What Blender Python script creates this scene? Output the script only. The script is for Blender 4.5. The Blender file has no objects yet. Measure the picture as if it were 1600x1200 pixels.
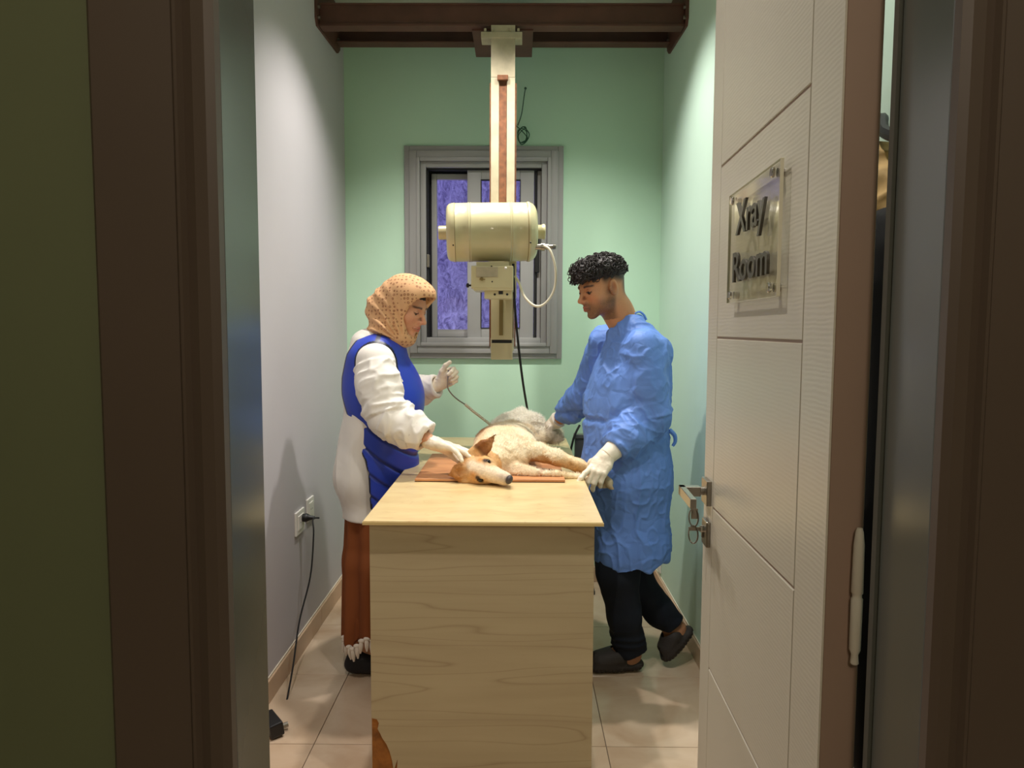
import bpy, bmesh, math, random
import numpy as np
from mathutils import Vector, Matrix
R = math.radians
random.seed(7)
COL = bpy.context.scene.collection
SC = bpy.context.scene
# ------------------------------------------------------------------ camera
F = 1130.0
CZ = 1.40
_Y = Vector((9, 85, -F)).normalized()
_Z = Vector((65, 15000, (9*65 + 85*15000)/F)).normalized()
_X = _Y.cross(_Z)
CAMW = Matrix((_X, _Y, _Z))            # camera axes -> world axes
cam = bpy.data.cameras.new('camera'); cam_o = bpy.data.objects.new('camera', cam)
cam.sensor_width = 36; cam.lens = F/1600*36; cam.clip_start = 0.02
cam_o.matrix_world = Matrix.Translation((0, 0, CZ)) @ CAMW.to_4x4()
COL.objects.link(cam_o); SC.camera = cam_o
def ray(px, py):
    return CAMW @ Vector(((px-800)/F, -(py-600)/F, -1))
def at(px, py, Y):                      # the point of the place seen at a pixel, at depth Y
    d = ray(px, py); d = d*(Y/d.y)
    return Vector((d.x, d.y, d.z+CZ))
# ------------------------------------------------------------------ world, lights, exposure
w = bpy.data.worlds.new('dusk'); SC.world = w; w.use_nodes = True
w.node_tree.nodes['Background'].inputs[0].default_value = (0.42, 0.37, 1.0, 1)
w.node_tree.nodes['Background'].inputs[1].default_value = 9.0
SC.view_settings.view_transform = 'Standard'; SC.view_settings.look = 'None'
SC.view_settings.exposure = 0.14; SC.view_settings.gamma = 1.0; SC.view_settings.use_curve_mapping = False
def spot(name, loc, energy, col, size=120, blend=0.6, rad=0.04, aim=None):
    l = bpy.data.lights.new(name, 'SPOT'); l.energy = energy; l.color = col
    l.spot_size = R(size); l.spot_blend = blend; l.shadow_soft_size = rad
    o = bpy.data.objects.new(name, l); o.location = loc
    if aim is not None:
        o.rotation_euler = (Vector(aim)-Vector(loc)).to_track_quat('-Z', 'Y').to_euler()
    COL.objects.link(o); return o
WARM = (1.0, 0.95, 0.89)
LAMPS = [(-0.50, 1.42, 3.03, 56), (0.30, 1.42, 3.03, 56), (-0.34, 3.03, 3.03, 92), (0.24, 3.03, 3.03, 92)]
for i, (x, y, z, e) in enumerate(LAMPS):
    spot('downlight_lamp', (x, y, z-0.005), e, WARM, 110, 0.8, 0.035)
_l = bpy.data.lights.new('hall_lamp', 'POINT'); _l.energy = 26; _l.color = (1.0, 0.84, 0.68); _l.shadow_soft_size = 0.15
_o = bpy.data.objects.new('hall_lamp', _l); _o.location = (0.2, -1.0, 2.35); COL.objects.link(_o)
# ------------------------------------------------------------------ materials
def new_mat(name):
    m = bpy.data.materials.new(name); m.use_nodes = True
    nt = m.node_tree; return m, nt, nt.nodes['Principled BSDF']
def lin(c):
    return tuple(((v/255)/12.92 if v/255 <= 0.04045 else ((v/255+0.055)/1.055)**2.4) for v in c)
def mat(name, rgb, rough=0.6, metal=0.0, var=0.06, vscale=6.0, bump=0.0, bscale=120.0, spec=None, coat=0.0, stretch=(1, 1, 1), sheen=0.0):
    m, nt, b = new_mat(name); N, L = nt.nodes, nt.links
    c = lin(rgb)
    b.inputs['Roughness'].default_value = rough; b.inputs['Metallic'].default_value = metal
    if spec is not None: b.inputs['Specular IOR Level'].default_value = spec
    if coat: b.inputs['Coat Weight'].default_value = coat
    if sheen: b.inputs['Sheen Weight'].default_value = sheen
    tc = N.new('ShaderNodeTexCoord'); mp = N.new('ShaderNodeMapping'); mp.inputs['Scale'].default_value = stretch
    L.new(tc.outputs['Object'], mp.inputs[0])
    nz = N.new('ShaderNodeTexNoise'); nz.inputs['Scale'].default_value = vscale; nz.inputs['Detail'].default_value = 4
    L.new(mp.outputs[0], nz.inputs['Vector'])
    rp = N.new('ShaderNodeValToRGB')
    rp.color_ramp.elements[0].position = 0.3; rp.color_ramp.elements[1].position = 0.7
    rp.color_ramp.elements[0].color = tuple(v*(1-var) for v in c)+(1,)
    rp.color_ramp.elements[1].color = tuple(min(1, v*(1+var)) for v in c)+(1,)
    L.new(nz.outputs[0], rp.inputs[0]); L.new(rp.outputs[0], b.inputs['Base Color'])
    if bump:
        n2 = N.new('ShaderNodeTexNoise'); n2.inputs['Scale'].default_value = bscale; n2.inputs['Detail'].default_value = 3
        L.new(mp.outputs[0], n2.inputs['Vector'])
        bp = N.new('ShaderNodeBump'); bp.inputs['Strength'].default_value = bump; bp.inputs['Distance'].default_value = 0.004
        L.new(n2.outputs[0], bp.inputs['Height']); L.new(bp.outputs[0], b.inputs['Normal'])
    return m
def wood(name, base, dark, scale=(1, 1, 1), rough=0.5, freq=14, dist=3.0, lo=0.35, hi=0.75, lines=0.5, bump=0.05, axis='Z', amt=1.0, coat=0.0):
    """wavy grain: bands across 'axis', stretched along the other directions"""
    m, nt, b = new_mat(name); N, L = nt.nodes, nt.links
    b.inputs['Roughness'].default_value = rough; b.inputs['Coat Weight'].default_value = coat
    tc = N.new('ShaderNodeTexCoord'); mp = N.new('ShaderNodeMapping'); mp.inputs['Scale'].default_value = scale
    L.new(tc.outputs['Object'], mp.inputs[0])
    n1 = N.new('ShaderNodeTexNoise'); n1.inputs['Scale'].default_value = freq; n1.inputs['Detail'].default_value = 5; n1.inputs['Distortion'].default_value = 0.4
    L.new(mp.outputs[0], n1.inputs['Vector'])
    n3 = N.new('ShaderNodeTexNoise'); n3.inputs['Scale'].default_value = freq*0.45; n3.inputs['Detail'].default_value = 2.5; n3.inputs['Roughness'].default_value = 0.45
    L.new(mp.outputs[0], n3.inputs['Vector'])
    m8 = N.new('ShaderNodeMath'); m8.operation = 'MULTIPLY'; m8.inputs[1].default_value = dist*2.0; L.new(n3.outputs[0], m8.inputs[0])
    wv = N.new('ShaderNodeMath'); wv.operation = 'PINGPONG'; wv.inputs[1].default_value = 0.5; L.new(m8.outputs[0], wv.inputs[0])
    w2 = N.new('ShaderNodeMath'); w2.operation = 'MULTIPLY'; w2.inputs[1].default_value = 2.0; L.new(wv.outputs[0], w2.inputs[0])
    pw = N.new('ShaderNodeMath'); pw.operation = 'POWER'; pw.inputs[1].default_value = 14; L.new(w2.outputs[0], pw.inputs[0])
    ml = N.new('ShaderNodeMath'); ml.operation = 'MULTIPLY'; ml.inputs[1].default_value = lines; L.new(pw.outputs[0], ml.inputs[0])
    rp = N.new('ShaderNodeMapRange'); rp.inputs[1].default_value = lo; rp.inputs[2].default_value = hi; L.new(n1.outputs[0], rp.inputs[0])
    rm = N.new('ShaderNodeMath'); rm.operation = 'MULTIPLY'; rm.inputs[1].default_value = amt; L.new(rp.outputs[0], rm.inputs[0])
    ad = N.new('ShaderNodeMath'); ad.operation = 'ADD'; ad.use_clamp = True; L.new(rm.outputs[0], ad.inputs[0]); L.new(ml.outputs[0], ad.inputs[1])
    mx = N.new('ShaderNodeMix'); mx.data_type = 'RGBA'; mx.inputs['A'].default_value = lin(base)+(1,); mx.inputs['B'].default_value = lin(dark)+(1,)
    L.new(ad.outputs[0], mx.inputs['Factor']); L.new(mx.outputs['Result'], b.inputs['Base Color'])
    bp = N.new('ShaderNodeBump'); bp.inputs['Strength'].default_value = bump; bp.inputs['Distance'].default_value = 0.002
    L.new(ad.outputs[0], bp.inputs['Height']); L.new(bp.outputs[0], b.inputs['Normal'])
    return m
def attr_mat(name, rough=0.6, bump=0.0, bscale=200, sheen=0.0, spec=0.4, sss=0.0, fine=0.0, crumple=0.0, cscale=20):
    """colour comes from the mesh's own colour attribute"""
    m, nt, b = new_mat(name); N, L = nt.nodes, nt.links
    a = N.new('ShaderNodeAttribute'); a.attribute_name = 'Col'
    b.inputs['Roughness'].default_value = rough; b.inputs['Specular IOR Level'].default_value = spec
    if sheen: b.inputs['Sheen Weight'].default_value = sheen
    if sss:
        b.inputs['Subsurface Weight'].default_value = sss; b.inputs['Subsurface Radius'].default_value = (0.012, 0.004, 0.002); b.inputs['Subsurface Scale'].default_value = 1.0
    src = a.outputs['Color']
    tc = N.new('ShaderNodeTexCoord')
    if fine:
        nz = N.new('ShaderNodeTexNoise'); nz.inputs['Scale'].default_value = bscale*0.6; nz.inputs['Detail'].default_value = 4; L.new(tc.outputs['Object'], nz.inputs['Vector'])
        mr = N.new('ShaderNodeMapRange'); mr.inputs[1].default_value = 0.3; mr.inputs[2].default_value = 0.7; mr.inputs[3].default_value = 1-fine; mr.inputs[4].default_value = 1+fine
        L.new(nz.outputs[0], mr.inputs[0])
        mx = N.new('ShaderNodeVectorMath'); mx.operation = 'SCALE'; L.new(src, mx.inputs[0]); L.new(mr.outputs[0], mx.inputs['Scale']); src = mx.outputs[0]
    L.new(src, b.inputs['Base Color'])
    h = None
    if bump:
        n2 = N.new('ShaderNodeTexNoise'); n2.inputs['Scale'].default_value = bscale; n2.inputs['Detail'].default_value = 3; L.new(tc.outputs['Object'], n2.inputs['Vector'])
        bp = N.new('ShaderNodeBump'); bp.inputs['Strength'].default_value = bump; bp.inputs['Distance'].default_value = 0.003; L.new(n2.outputs[0], bp.inputs['Height']); h = bp.outputs[0]
    if crumple:
        v = N.new('ShaderNodeTexVoronoi'); v.feature = 'DISTANCE_TO_EDGE'; v.inputs['Scale'].default_value = cscale
        nz = N.new('ShaderNodeTexNoise'); nz.inputs['Scale'].default_value = cscale*0.5; nz.inputs['Detail'].default_value = 2; L.new(tc.outputs['Object'], nz.inputs['Vector'])
        ad = N.new('ShaderNodeVectorMath'); ad.operation = 'MULTIPLY_ADD'; ad.inputs[1].default_value = (0.16, 0.16, 0.10); L.new(nz.outputs['Color'], ad.inputs[0]); L.new(tc.outputs['Object'], ad.inputs[2])
        L.new(ad.outputs[0], v.inputs['Vector'])
        b2 = N.new('ShaderNodeBump'); b2.inputs['Strength'].default_value = crumple; b2.inputs['Distance'].default_value = 0.012; mn = N.new('ShaderNodeMath'); mn.operation = 'MINIMUM'; mn.inputs[1].default_value = 0.22; L.new(v.outputs['Distance'], mn.inputs[0]); L.new(mn.outputs[0], b2.inputs['Height'])
        if h: L.new(h, b2.inputs['Normal'])
        h = b2.outputs[0]
    if h: L.new(h, b.inputs['Normal'])
    return m
M = {}
M['white_wall'] = mat('white_wall', (190, 186, 190), 0.75, var=0.02, vscale=2, bump=0.06, bscale=60)
M['mint'] = mat('mint_wall', (194, 228, 202), 0.7, var=0.025, vscale=2.5, bump=0.06, bscale=60)
M['pale_mint'] = mat('pale_mint_wall', (198, 224, 208), 0.6, var=0.025, vscale=2.5, bump=0.06, bscale=60)
M['hall_green'] = mat('hall_green', (108, 114, 84), 0.6, var=0.05, vscale=3, bump=0.05, bscale=60)
M['ceiling'] = mat('ceiling', (205, 215, 200), 0.8, var=0.02)
M['casing'] = mat('casing', (92, 78, 68), 0.45, var=0.05, vscale=3)
M['jamb'] = mat('jamb', (86, 87, 80), 0.17, var=0.03, vscale=3, stretch=(1, 1, .15), spec=0.8)
M['door_edge'] = mat('door_edge', (160, 134, 118), 0.5, var=0.04, vscale=5)
M['grout'] = mat('grout', (112, 98, 84), 0.9)
M['skirting'] = mat('skirting', (196, 166, 138), 0.35, var=0.06, vscale=5)
M['caulk'] = mat('caulk', (214, 202, 182), 0.7)
M['alu'] = mat('window_aluminium', (152, 151, 149), 0.38, metal=0.0, var=0.03)
M['alu_dark'] = mat('window_track', (70, 70, 72), 0.5, metal=0.2)
M['gasket'] = mat('gasket', (20, 20, 22), 0.7)
M['beam'] = mat('beam_paint', (92, 58, 47), 0.55, var=0.18, vscale=9, bump=0.15, bscale=40)
M['beam_dark'] = mat('beam_paint_dark', (78, 46, 38), 0.6, var=0.15, vscale=9)
M['cream'] = mat('cream_enamel', (210, 200, 158), 0.32, var=0.05, vscale=7, coat=0.2)
M['cream2'] = mat('cream_column', (184, 173, 146), 0.45, var=0.16, vscale=16)
M['seam'] = mat('seam', (128, 110, 60), 0.6)
M['rust'] = mat('rusty_steel', (122, 78, 50), 0.75, metal=0.2, var=0.35, vscale=45)
M['black'] = mat('black_plastic', (20, 20, 22), 0.45)
M['blackrub'] = mat('black_rubber', (16, 16, 17), 0.6)
M['steel'] = mat('brushed_steel', (158, 152, 142), 0.28, metal=0.9, var=0.04)
M['chrome'] = mat('polished_steel', (190, 186, 180), 0.15, metal=1.0, var=0.02)
M['white_plastic'] = mat('white_plastic', (232, 228, 220), 0.4, var=0.02)
M['cream_cable'] = mat('cream_cable', (232, 224, 200), 0.45)
M['green_wire'] = mat('green_wire', (38, 84, 58), 0.5)
M['letter'] = mat('letter_grey', (84, 80, 72), 0.35, metal=0.3)
M['core'] = mat('particle_board', (150, 92, 34), 0.85, var=0.35, vscale=28, bump=0.5, bscale=60)
M['table_front'] = wood('pale_laminate', (190, 172, 136), (142, 116, 84), (0.30, 0.30, 3.6), 0.45, 4.0, 7.0, 0.30, 0.80, 0.40, 0.01, 'Z', 0.45)
M['table_top'] = wood('varnished_top', (226, 202, 150), (190, 140, 84), (1.0, 2.6, 1), 0.3, 7, 5.0, 0.42, 0.85, 0.25, 0.02, 'Y', 0.45, coat=0.15)
M['table_edge'] = mat('table_edge', (216, 186, 124), 0.5, var=0.08)
M['board'] = wood('red_brown_board', (206, 144, 94), (166, 100, 58), (0.8, 3.0, 1), 0.45, 9, 3.0, 0.4, 0.8, 0.3, 0.03, 'Y', 0.7)
M['board_edge'] = mat('board_edge', (84, 48, 30), 0.6)
M['rubber_slide'] = mat('slide_rubber', (48, 42, 40), 0.7, var=0.1, bump=0.3, bscale=150)
M['shoe'] = mat('shoe_fabric', (24, 24, 30), 0.7)
M['coat_black'] = mat('hanging_apron', (16, 16, 18), 0.8)
M['coat_beige'] = mat('beige_cloth', (196, 162, 106), 0.8, var=0.2, vscale=20)
# door paint: fine embossed grain
m, nt, b = new_mat('door_paint'); N, L = nt.nodes, nt.links
b.inputs['Base Color'].default_value = lin((208, 200, 184))+(1,); b.inputs['Roughness'].default_value = 0.33
tc = N.new('ShaderNodeTexCoord'); mp = N.new('ShaderNodeMapping'); mp.inputs['Scale'].default_value = (1, 1, 3.0); L.new(tc.outputs['Object'], mp.inputs[0])
wv = N.new('ShaderNodeTexWave'); wv.bands_direction = 'Z'; wv.inputs['Scale'].default_value = 16; wv.inputs['Distortion'].default_value = 6; wv.inputs['Detail'].default_value = 3; wv.inputs['Detail Scale'].default_value = 0.8
L.new(mp.outputs[0], wv.inputs['Vector'])
bp = N.new('ShaderNodeBump'); bp.inputs['Strength'].default_value = 0.04; bp.inputs['Distance'].default_value = 0.002; L.new(wv.outputs['Fac'], bp.inputs['Height']); L.new(bp.outputs[0], b.inputs['Normal'])
M['door'] = m
# tile: beige porcelain with soft clouds
m, nt, b = new_mat('floor_tile'); N, L = nt.nodes, nt.links
tc = N.new('ShaderNodeTexCoord'); gi = N.new('ShaderNodeObjectInfo')
ad = N.new('ShaderNodeVectorMath'); ad.operation = 'ADD'; L.new(tc.outputs['Object'], ad.inputs[0])
cb = N.new('ShaderNodeCombineXYZ'); ml = N.new('ShaderNodeMath'); ml.operation = 'MULTIPLY'; ml.inputs[1].default_value = 30; L.new(gi.outputs['Random'], ml.inputs[0]); L.new(ml.outputs[0], cb.inputs[0]); L.new(cb.outputs[0], ad.inputs[1])
nz = N.new('ShaderNodeTexNoise'); nz.inputs['Scale'].default_value = 3.5; nz.inputs['Detail'].default_value = 5; nz.inputs['Distortion'].default_value = 0.8; L.new(ad.outputs[0], nz.inputs['Vector'])
rp = N.new('ShaderNodeValToRGB'); rp.color_ramp.elements[0].position = 0.3; rp.color_ramp.elements[1].position = 0.72
rp.color_ramp.elements[0].color = lin((186, 158, 130))+(1,); rp.color_ramp.elements[1].color = lin((214, 192, 168))+(1,)
L.new(nz.outputs[0], rp.inputs[0]); L.new(rp.outputs[0], b.inputs['Base Color']); b.inputs['Roughness'].default_value = 0.22
M['tile'] = m
# glass and acrylic
def clear(name, tint, gloss=0.12, rough=0.03, fac=0.18):
    m, nt, b = new_mat(name); N, L = nt.nodes, nt.links; N.remove(b); out = N['Material Output']
    tr = N.new('ShaderNodeBsdfTransparent'); tr.inputs[0].default_value = tint+(1,)
    gl = N.new('ShaderNodeBsdfGlossy'); gl.inputs['Roughness'].default_value = rough; gl.inputs[0].default_value = (1, 1, 1, 1)
    fr = N.new('ShaderNodeFresnel'); fr.inputs[0].default_value = 1.5
    mr = N.new('ShaderNodeMath'); mr.operation = 'MULTIPLY_ADD'; mr.inputs[1].default_value = 0.22; mr.inputs[2].default_value = gloss; mr.use_clamp = True; L.new(fr.outputs[0], mr.inputs[0])
    mx = N.new('ShaderNodeMixShader'); L.new(mr.outputs[0], mx.inputs[0]); L.new(tr.outputs[0], mx.inputs[1]); L.new(gl.outputs[0], mx.inputs[2]); L.new(mx.outputs[0], out.inputs[0])
    return m
M['glass'] = clear('window_glass', (0.92, 0.94, 0.96), 0.0)
M['acrylic'] = clear('acrylic', (0.95, 0.95, 0.92), 0.03, 0.06)
M['acrylic_edge'] = mat('acrylic_edge', (226, 222, 200), 0.2)
# rough plaster wall seen through the window
m, nt, b = new_mat('rough_plaster'); N, L = nt.nodes, nt.links
tc = N.new('ShaderNodeTexCoord'); mp = N.new('ShaderNodeMapping'); mp.inputs['Scale'].default_value = (1.6, 1, 0.9); L.new(tc.outputs['Object'], mp.inputs[0])
nz = N.new('ShaderNodeTexNoise'); nz.inputs['Scale'].default_value = 16; nz.inputs['Detail'].default_value = 8; nz.inputs['Roughness'].default_value = 0.75; nz.inputs['Distortion'].default_value = 1.2; L.new(mp.outputs[0], nz.inputs['Vector'])
rp = N.new('ShaderNodeValToRGB'); rp.color_ramp.elements[0].position = 0.36; rp.color_ramp.elements[1].position = 0.7
rp.color_ramp.elements[0].color = lin((96, 84, 110))+(1,); rp.color_ramp.elements[1].color = lin((236, 224, 232))+(1,)
L.new(nz.outputs[0], rp.inputs[0]); L.new(rp.outputs[0], b.inputs['Base Color']); b.inputs['Roughness'].default_value = 0.8
bp = N.new('ShaderNodeBump'); bp.inputs['Strength'].default_value = 1.0; bp.inputs['Distance'].default_value = 0.03; L.new(nz.outputs[0], bp.inputs['Height']); L.new(bp.outputs[0], b.inputs['Normal'])
M['plaster'] = m
# ------------------------------------------------------------------ object helpers
def root_of(o):
    while o.parent: o = o.parent
    return o
def tag(o, label=None, cat=None, group=None, kind=None):
    if label: o['label'] = label
    if cat: o['category'] = cat
    if group: o['group'] = group
    if kind: o['kind'] = kind
    return o
def thing(name, label, cat, loc=(0, 0, 0), rotz=0.0, group=None, kind=None):
    o = bpy.data.objects.new(name, None); COL.objects.link(o); o.empty_display_size = 0.05
    o.location = loc; o.rotation_euler = (0, 0, rotz); tag(o, label, cat, group, kind); return o
class B:
    """collects shapes in one bmesh"""
    def __init__(s): s.bm = bmesh.new()
    def _place(s, vs, M4):
        if M4 is not None: bmesh.ops.transform(s.bm, matrix=M4, verts=vs)
    def box(s, x0, x1, y0, y1, z0, z1, bevel=0.0, seg=2, M4=None):
        r = bmesh.ops.create_cube(s.bm, size=1.0); vs = r['verts']
        for v in vs: v.co = Vector(((x0+x1)/2+v.co.x*(x1-x0), (y0+y1)/2+v.co.y*(y1-y0), (z0+z1)/2+v.co.z*(z1-z0)))
        if bevel:
            es = list({e for v in vs for e in v.link_edges})
            r = bmesh.ops.bevel(s.bm, geom=es, offset=bevel, segments=seg, affect='EDGES', profile=0.6)
            vs = r['verts']
        s._place(vs, M4); return s
    def cone(s, a, b, r0, r1, n=24, caps=True):
        a, b = Vector(a), Vector(b); d = b-a
        q = d.to_track_quat('Z', 'Y').to_matrix()
        rings = []
        for c, r in ((a, r0), (b, r1)):
            rings.append([s.bm.verts.new(c+q @ Vector((r*math.cos(2*math.pi*i/n), r*math.sin(2*math.pi*i/n), 0))) for i in range(n)])
        for i in range(n): s.bm.faces.new((rings[0][i], rings[0][(i+1) % n], rings[1][(i+1) % n], rings[1][i]))
        if caps:
            s.bm.faces.new(rings[0][::-1]); s.bm.faces.new(rings[1])
        return s
    def cyl(s, a, b, r, n=24): return s.cone(a, b, r, r, n)
    def lathe(s, a, axis, prof, n=48):
        """prof: list of (distance along axis, radius)"""
        a, axis = Vector(a), Vector(axis).normalized(); q = axis.to_track_quat('Z', 'Y').to_matrix(); rings = []
        for t, r in prof:
            rings.append([s.bm.verts.new(a+axis*t+q @ Vector((r*math.cos(2*math.pi*i/n), r*math.sin(2*math.pi*i/n), 0))) for i in range(n)])
        for k in range(len(rings)-1):
            for i in range(n): s.bm.faces.new((rings[k][i], rings[k][(i+1) % n], rings[k+1][(i+1) % n], rings[k+1][i]))
        s.bm.faces.new(rings[0][::-1]); s.bm.faces.new(rings[-1]); return s
    def tube(s, pts, r, n=10, smooth=0):
        pts = [Vector(p) for p in pts]
        if smooth: pts = catmull(pts, smooth)
        rr = r if callable(r) else (lambda t: r)
        prev = None; up = Vector((0, 0, 1)); rings = []
        for i, p in enumerate(pts):
            d = (pts[min(i+1, len(pts)-1)]-pts[max(i-1, 0)]).normalized()
            if prev is None:
                x = d.cross(up) if abs(d.dot(up)) < 0.95 else d.cross(Vector((1, 0, 0)))
            else: x = prev - d*prev.dot(d)
            x.normalize(); y = d.cross(x); prev = x; k = rr(i/(len(pts)-1))
            rings.append([s.bm.verts.new(p+(x*math.cos(2*math.pi*j/n)+y*math.sin(2*math.pi*j/n))*k) for j in range(n)])
        for k in range(len(rings)-1):
            for i in range(n): s.bm.faces.new((rings[k][i], rings[k][(i+1) % n], rings[k+1][(i+1) % n], rings[k+1][i]))
        s.bm.faces.new(rings[0][::-1]); s.bm.faces.new(rings[-1]); return s
    def sphere(s, c, r, seg=16, sc=(1, 1, 1), rot=None):
        q = bmesh.ops.create_uvsphere(s.bm, u_segments=seg, v_segments=max(6, seg//2), radius=r)
        for v in q['verts']:
            p = Vector((v.co.x*sc[0], v.co.y*sc[1], v.co.z*sc[2]))
            if rot: p = rot @ p
            v.co = Vector(c)+p
        return s
    def prism(s, poly, fn, d0, d1, bevel=0.0):
        """poly 2-D, fn(u, v, d) -> point"""
        a = [s.bm.verts.new(fn(u, v, d0)) for u, v in poly]; b = [s.bm.verts.new(fn(u, v, d1)) for u, v in poly]
        n = len(poly); fs = [s.bm.faces.new(a[::-1]), s.bm.faces.new(b)]
        for i in range(n): fs.append(s.bm.faces.new((a[i], a[(i+1) % n], b[(i+1) % n], b[i])))
        if bevel:
            es = [e for e in fs[1].edges]
            bmesh.ops.bevel(s.bm, geom=es, offset=bevel, segments=1, affect='EDGES')
        return s
    def ring(s, x0, x1, z0, z1, wd, y0, y1, bevel=0.002):
        """rectangular frame in the XZ plane"""
        s.box(x0, x0+wd, y0, y1, z0, z1, bevel); s.box(x1-wd, x1, y0, y1, z0, z1, bevel)
        s.box(x0+wd, x1-wd, y0, y1, z0, z0+wd, bevel); s.box(x0+wd, x1-wd, y0, y1, z1-wd, z1, bevel); return s
    def done(s, name, material, parent=None, smooth=False, local=False, label=None, origin=None, angle=40):
        bm = s.bm; bmesh.ops.recalc_face_normals(bm, faces=bm.faces[:])
        me = bpy.data.meshes.new(name)
        off = Vector((0, 0, 0))
        if parent is not None and not local: off = root_of(parent).location
        if origin is not None: off = Vector(origin)
        if off.length: bmesh.ops.translate(bm, vec=-off, verts=bm.verts[:])
        bm.to_mesh(me); bm.free()
        o = bpy.data.objects.new(name, me); COL.objects.link(o); me.materials.append(material)
        if parent is not None: o.parent = parent
        elif origin is not None: o.location = origin
        if smooth:
            me.shade_smooth()
            try: me.set_sharp_from_angle(angle=R(angle))
            except Exception: pass
        if label: o['label'] = label
        return o
def catmull(pts, k):
    out = []; n = len(pts)
    for i in range(n-1):
        p0, p1, p2, p3 = pts[max(i-1, 0)], pts[i], pts[i+1], pts[min(i+2, n-1)]
        for j in range(k):
            t = j/k
            out.append(0.5*((2*p1)+(p2-p0)*t+(2*p0-5*p1+4*p2-p3)*t*t+(3*p1-p0-3*p2+p3)*t*t*t))
    out.append(pts[-1]); return out
def struct(name, b, m, parent=None, **kw):
    o = b.done(name, m, parent, **kw)
    if parent is None: o['kind'] = 'structure'
    return o
# ------------------------------------------------------------------ the room and the hall
XL, XR, YB, ZC = -0.932, 0.769, 3.95, 3.05
Y0, Y1 = 0.71, 0.80                     # partition with the doorway
OL, OR = -0.286, 0.411                  # doorway
DH = 2.20
# floor: a slab with tiles laid on it
g = B().box(-1.9, 1.7, -2.4, 4.2, -0.08, -0.004)
floor = struct('floor', g, M['grout'])
T = 0.4935; tx0 = 0.305; ty0 = 2.835
tile_mesh = None
for i in range(-4, 3):
    for j in range(-10, 3):
        x0, y0 = tx0+i*T, ty0+j*T
        x1, y1 = x0+T, y0+T
        if x1 < XL-0.9 or x0 > XR+0.9: continue
        cx0, cx1 = (x0, x1); cy1 = min(y1, YB)
        if y0 > Y1-0.3:
            cx0, cx1 = max(x0, XL), min(x1, XR)
        if cx1-cx0 < 0.03 or cy1-y0 < 0.03: continue
        full = abs((cx1-cx0)-T) < 1e-6 and abs((cy1-y0)-T) < 1e-6
        if full and tile_mesh:
            o = bpy.data.objects.new('tile', tile_mesh); COL.objects.link(o); o.parent = floor
        else:
            bb = B(); hx, hy = (cx1-cx0)/2-0.0013, (cy1-y0)/2-0.0013
            bb.box(-hx, hx, -hy, hy, -0.008, 0.0, 0.0008, 1)
            o = bb.done('tile', M['tile'], floor, local=True)
            if full: tile_mesh = o.data
        o.location = ((cx0+cx1)/2, (y0+cy1)/2, 0)
struct('ceiling', B().box(XL-0.15, XR+0.15, Y1-0.1, 4.2, ZC, ZC+0.1), M['ceiling'])
struct('wall_left', B().box(XL-0.15, XL, Y1, 4.2, -0.08, ZC), M['white_wall'])
struct('wall_right', B().box(XR, XR+0.15, Y1, 4.2, -0.08, ZC), M['pale_mint'])
# back wall around the window opening
wx0, wx1 = at(650, 400, YB).x, at(862, 400, YB).x
wz0, wz1 = at(757, 548, YB).z, at(757, 243, YB).z
g = B()
g.box(XL, wx0, YB, 4.15, -0.08, ZC); g.box(wx1, XR, YB, 4.15, -0.08, ZC)
g.box(wx0, wx1, YB, 4.15, -0.08, wz0); g.box(wx0, wx1, YB, 4.15, wz1, ZC)
struct('wall_back', g, M['mint'])
# partition between hall and room
g = B()
g.box(-1.9, OL-0.02, Y0, Y1, -0.08, ZC); g.box(OR+0.02, 1.7, Y0, Y1, -0.08, ZC); g.box(OL-0.02, OR+0.02, Y0, Y1, DH+0.02, ZC)
struct('wall_front', g, M['hall_green'])
g = B(); g.box(-1.9, -1.8, -2.4, Y0, -0.08, 2.7); g.box(1.6, 1.7, -2.4, Y0, -0.08, 2.7); g.box(-1.9, 1.7, -2.5, -2.4, -0.08, 2.7)
struct('wall_hall', g, M['hall_green'])
struct('ceiling_hall', B().box(-1.9, 1.7, -2.5, Y0, 2.7, 2.8), M['ceiling'])
# door lining (reveals) and architrave
g = B()
g.box(OL-0.02, OL, Y0, Y1+0.006, 0, DH, 0.002); g.box(OR, OR+0.02, Y0, Y1+0.006, 0, DH, 0.002); g.box(OL-0.02, OR+0.02, Y0, Y1+0.006, DH, DH+0.02)
struct('trim_1', g, M['jamb'])
g = B().box(OR-0.004, OR+0.012, Y1+0.006, Y1+0.016, 0, DH)
struct('trim_2', g, M['jamb'])
def casing(side):
    bb = B(); s = side; x0 = OL if s < 0 else OR
    W = 0.118
    prof = [(0.0, 0.0), (0.0, 0.012), (0.008, 0.016), (0.020, 0.016), (0.030, 0.012), (0.034, 0.017), (0.037, 0.017), (0.040, 0.014), (W-0.004, 0.018), (W, 0.014), (W, 0.0)]
    poly = [(x0+s*u, d) for u, d in prof]
    if s > 0: poly = poly[::-1]
    bb.prism(poly, lambda u, v, d: Vector((u, Y0-v, d)), 0.0, DH+0.1)
    return bb
struct('trim_3', casing(-1), M['casing'], smooth=False)
struct('trim_4', casing(1), M['casing'])
struct('trim_5', B().box(OL-0.118, OR+0.118, Y0-0.018, Y0, DH, DH+0.118), M['casing'])
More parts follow.
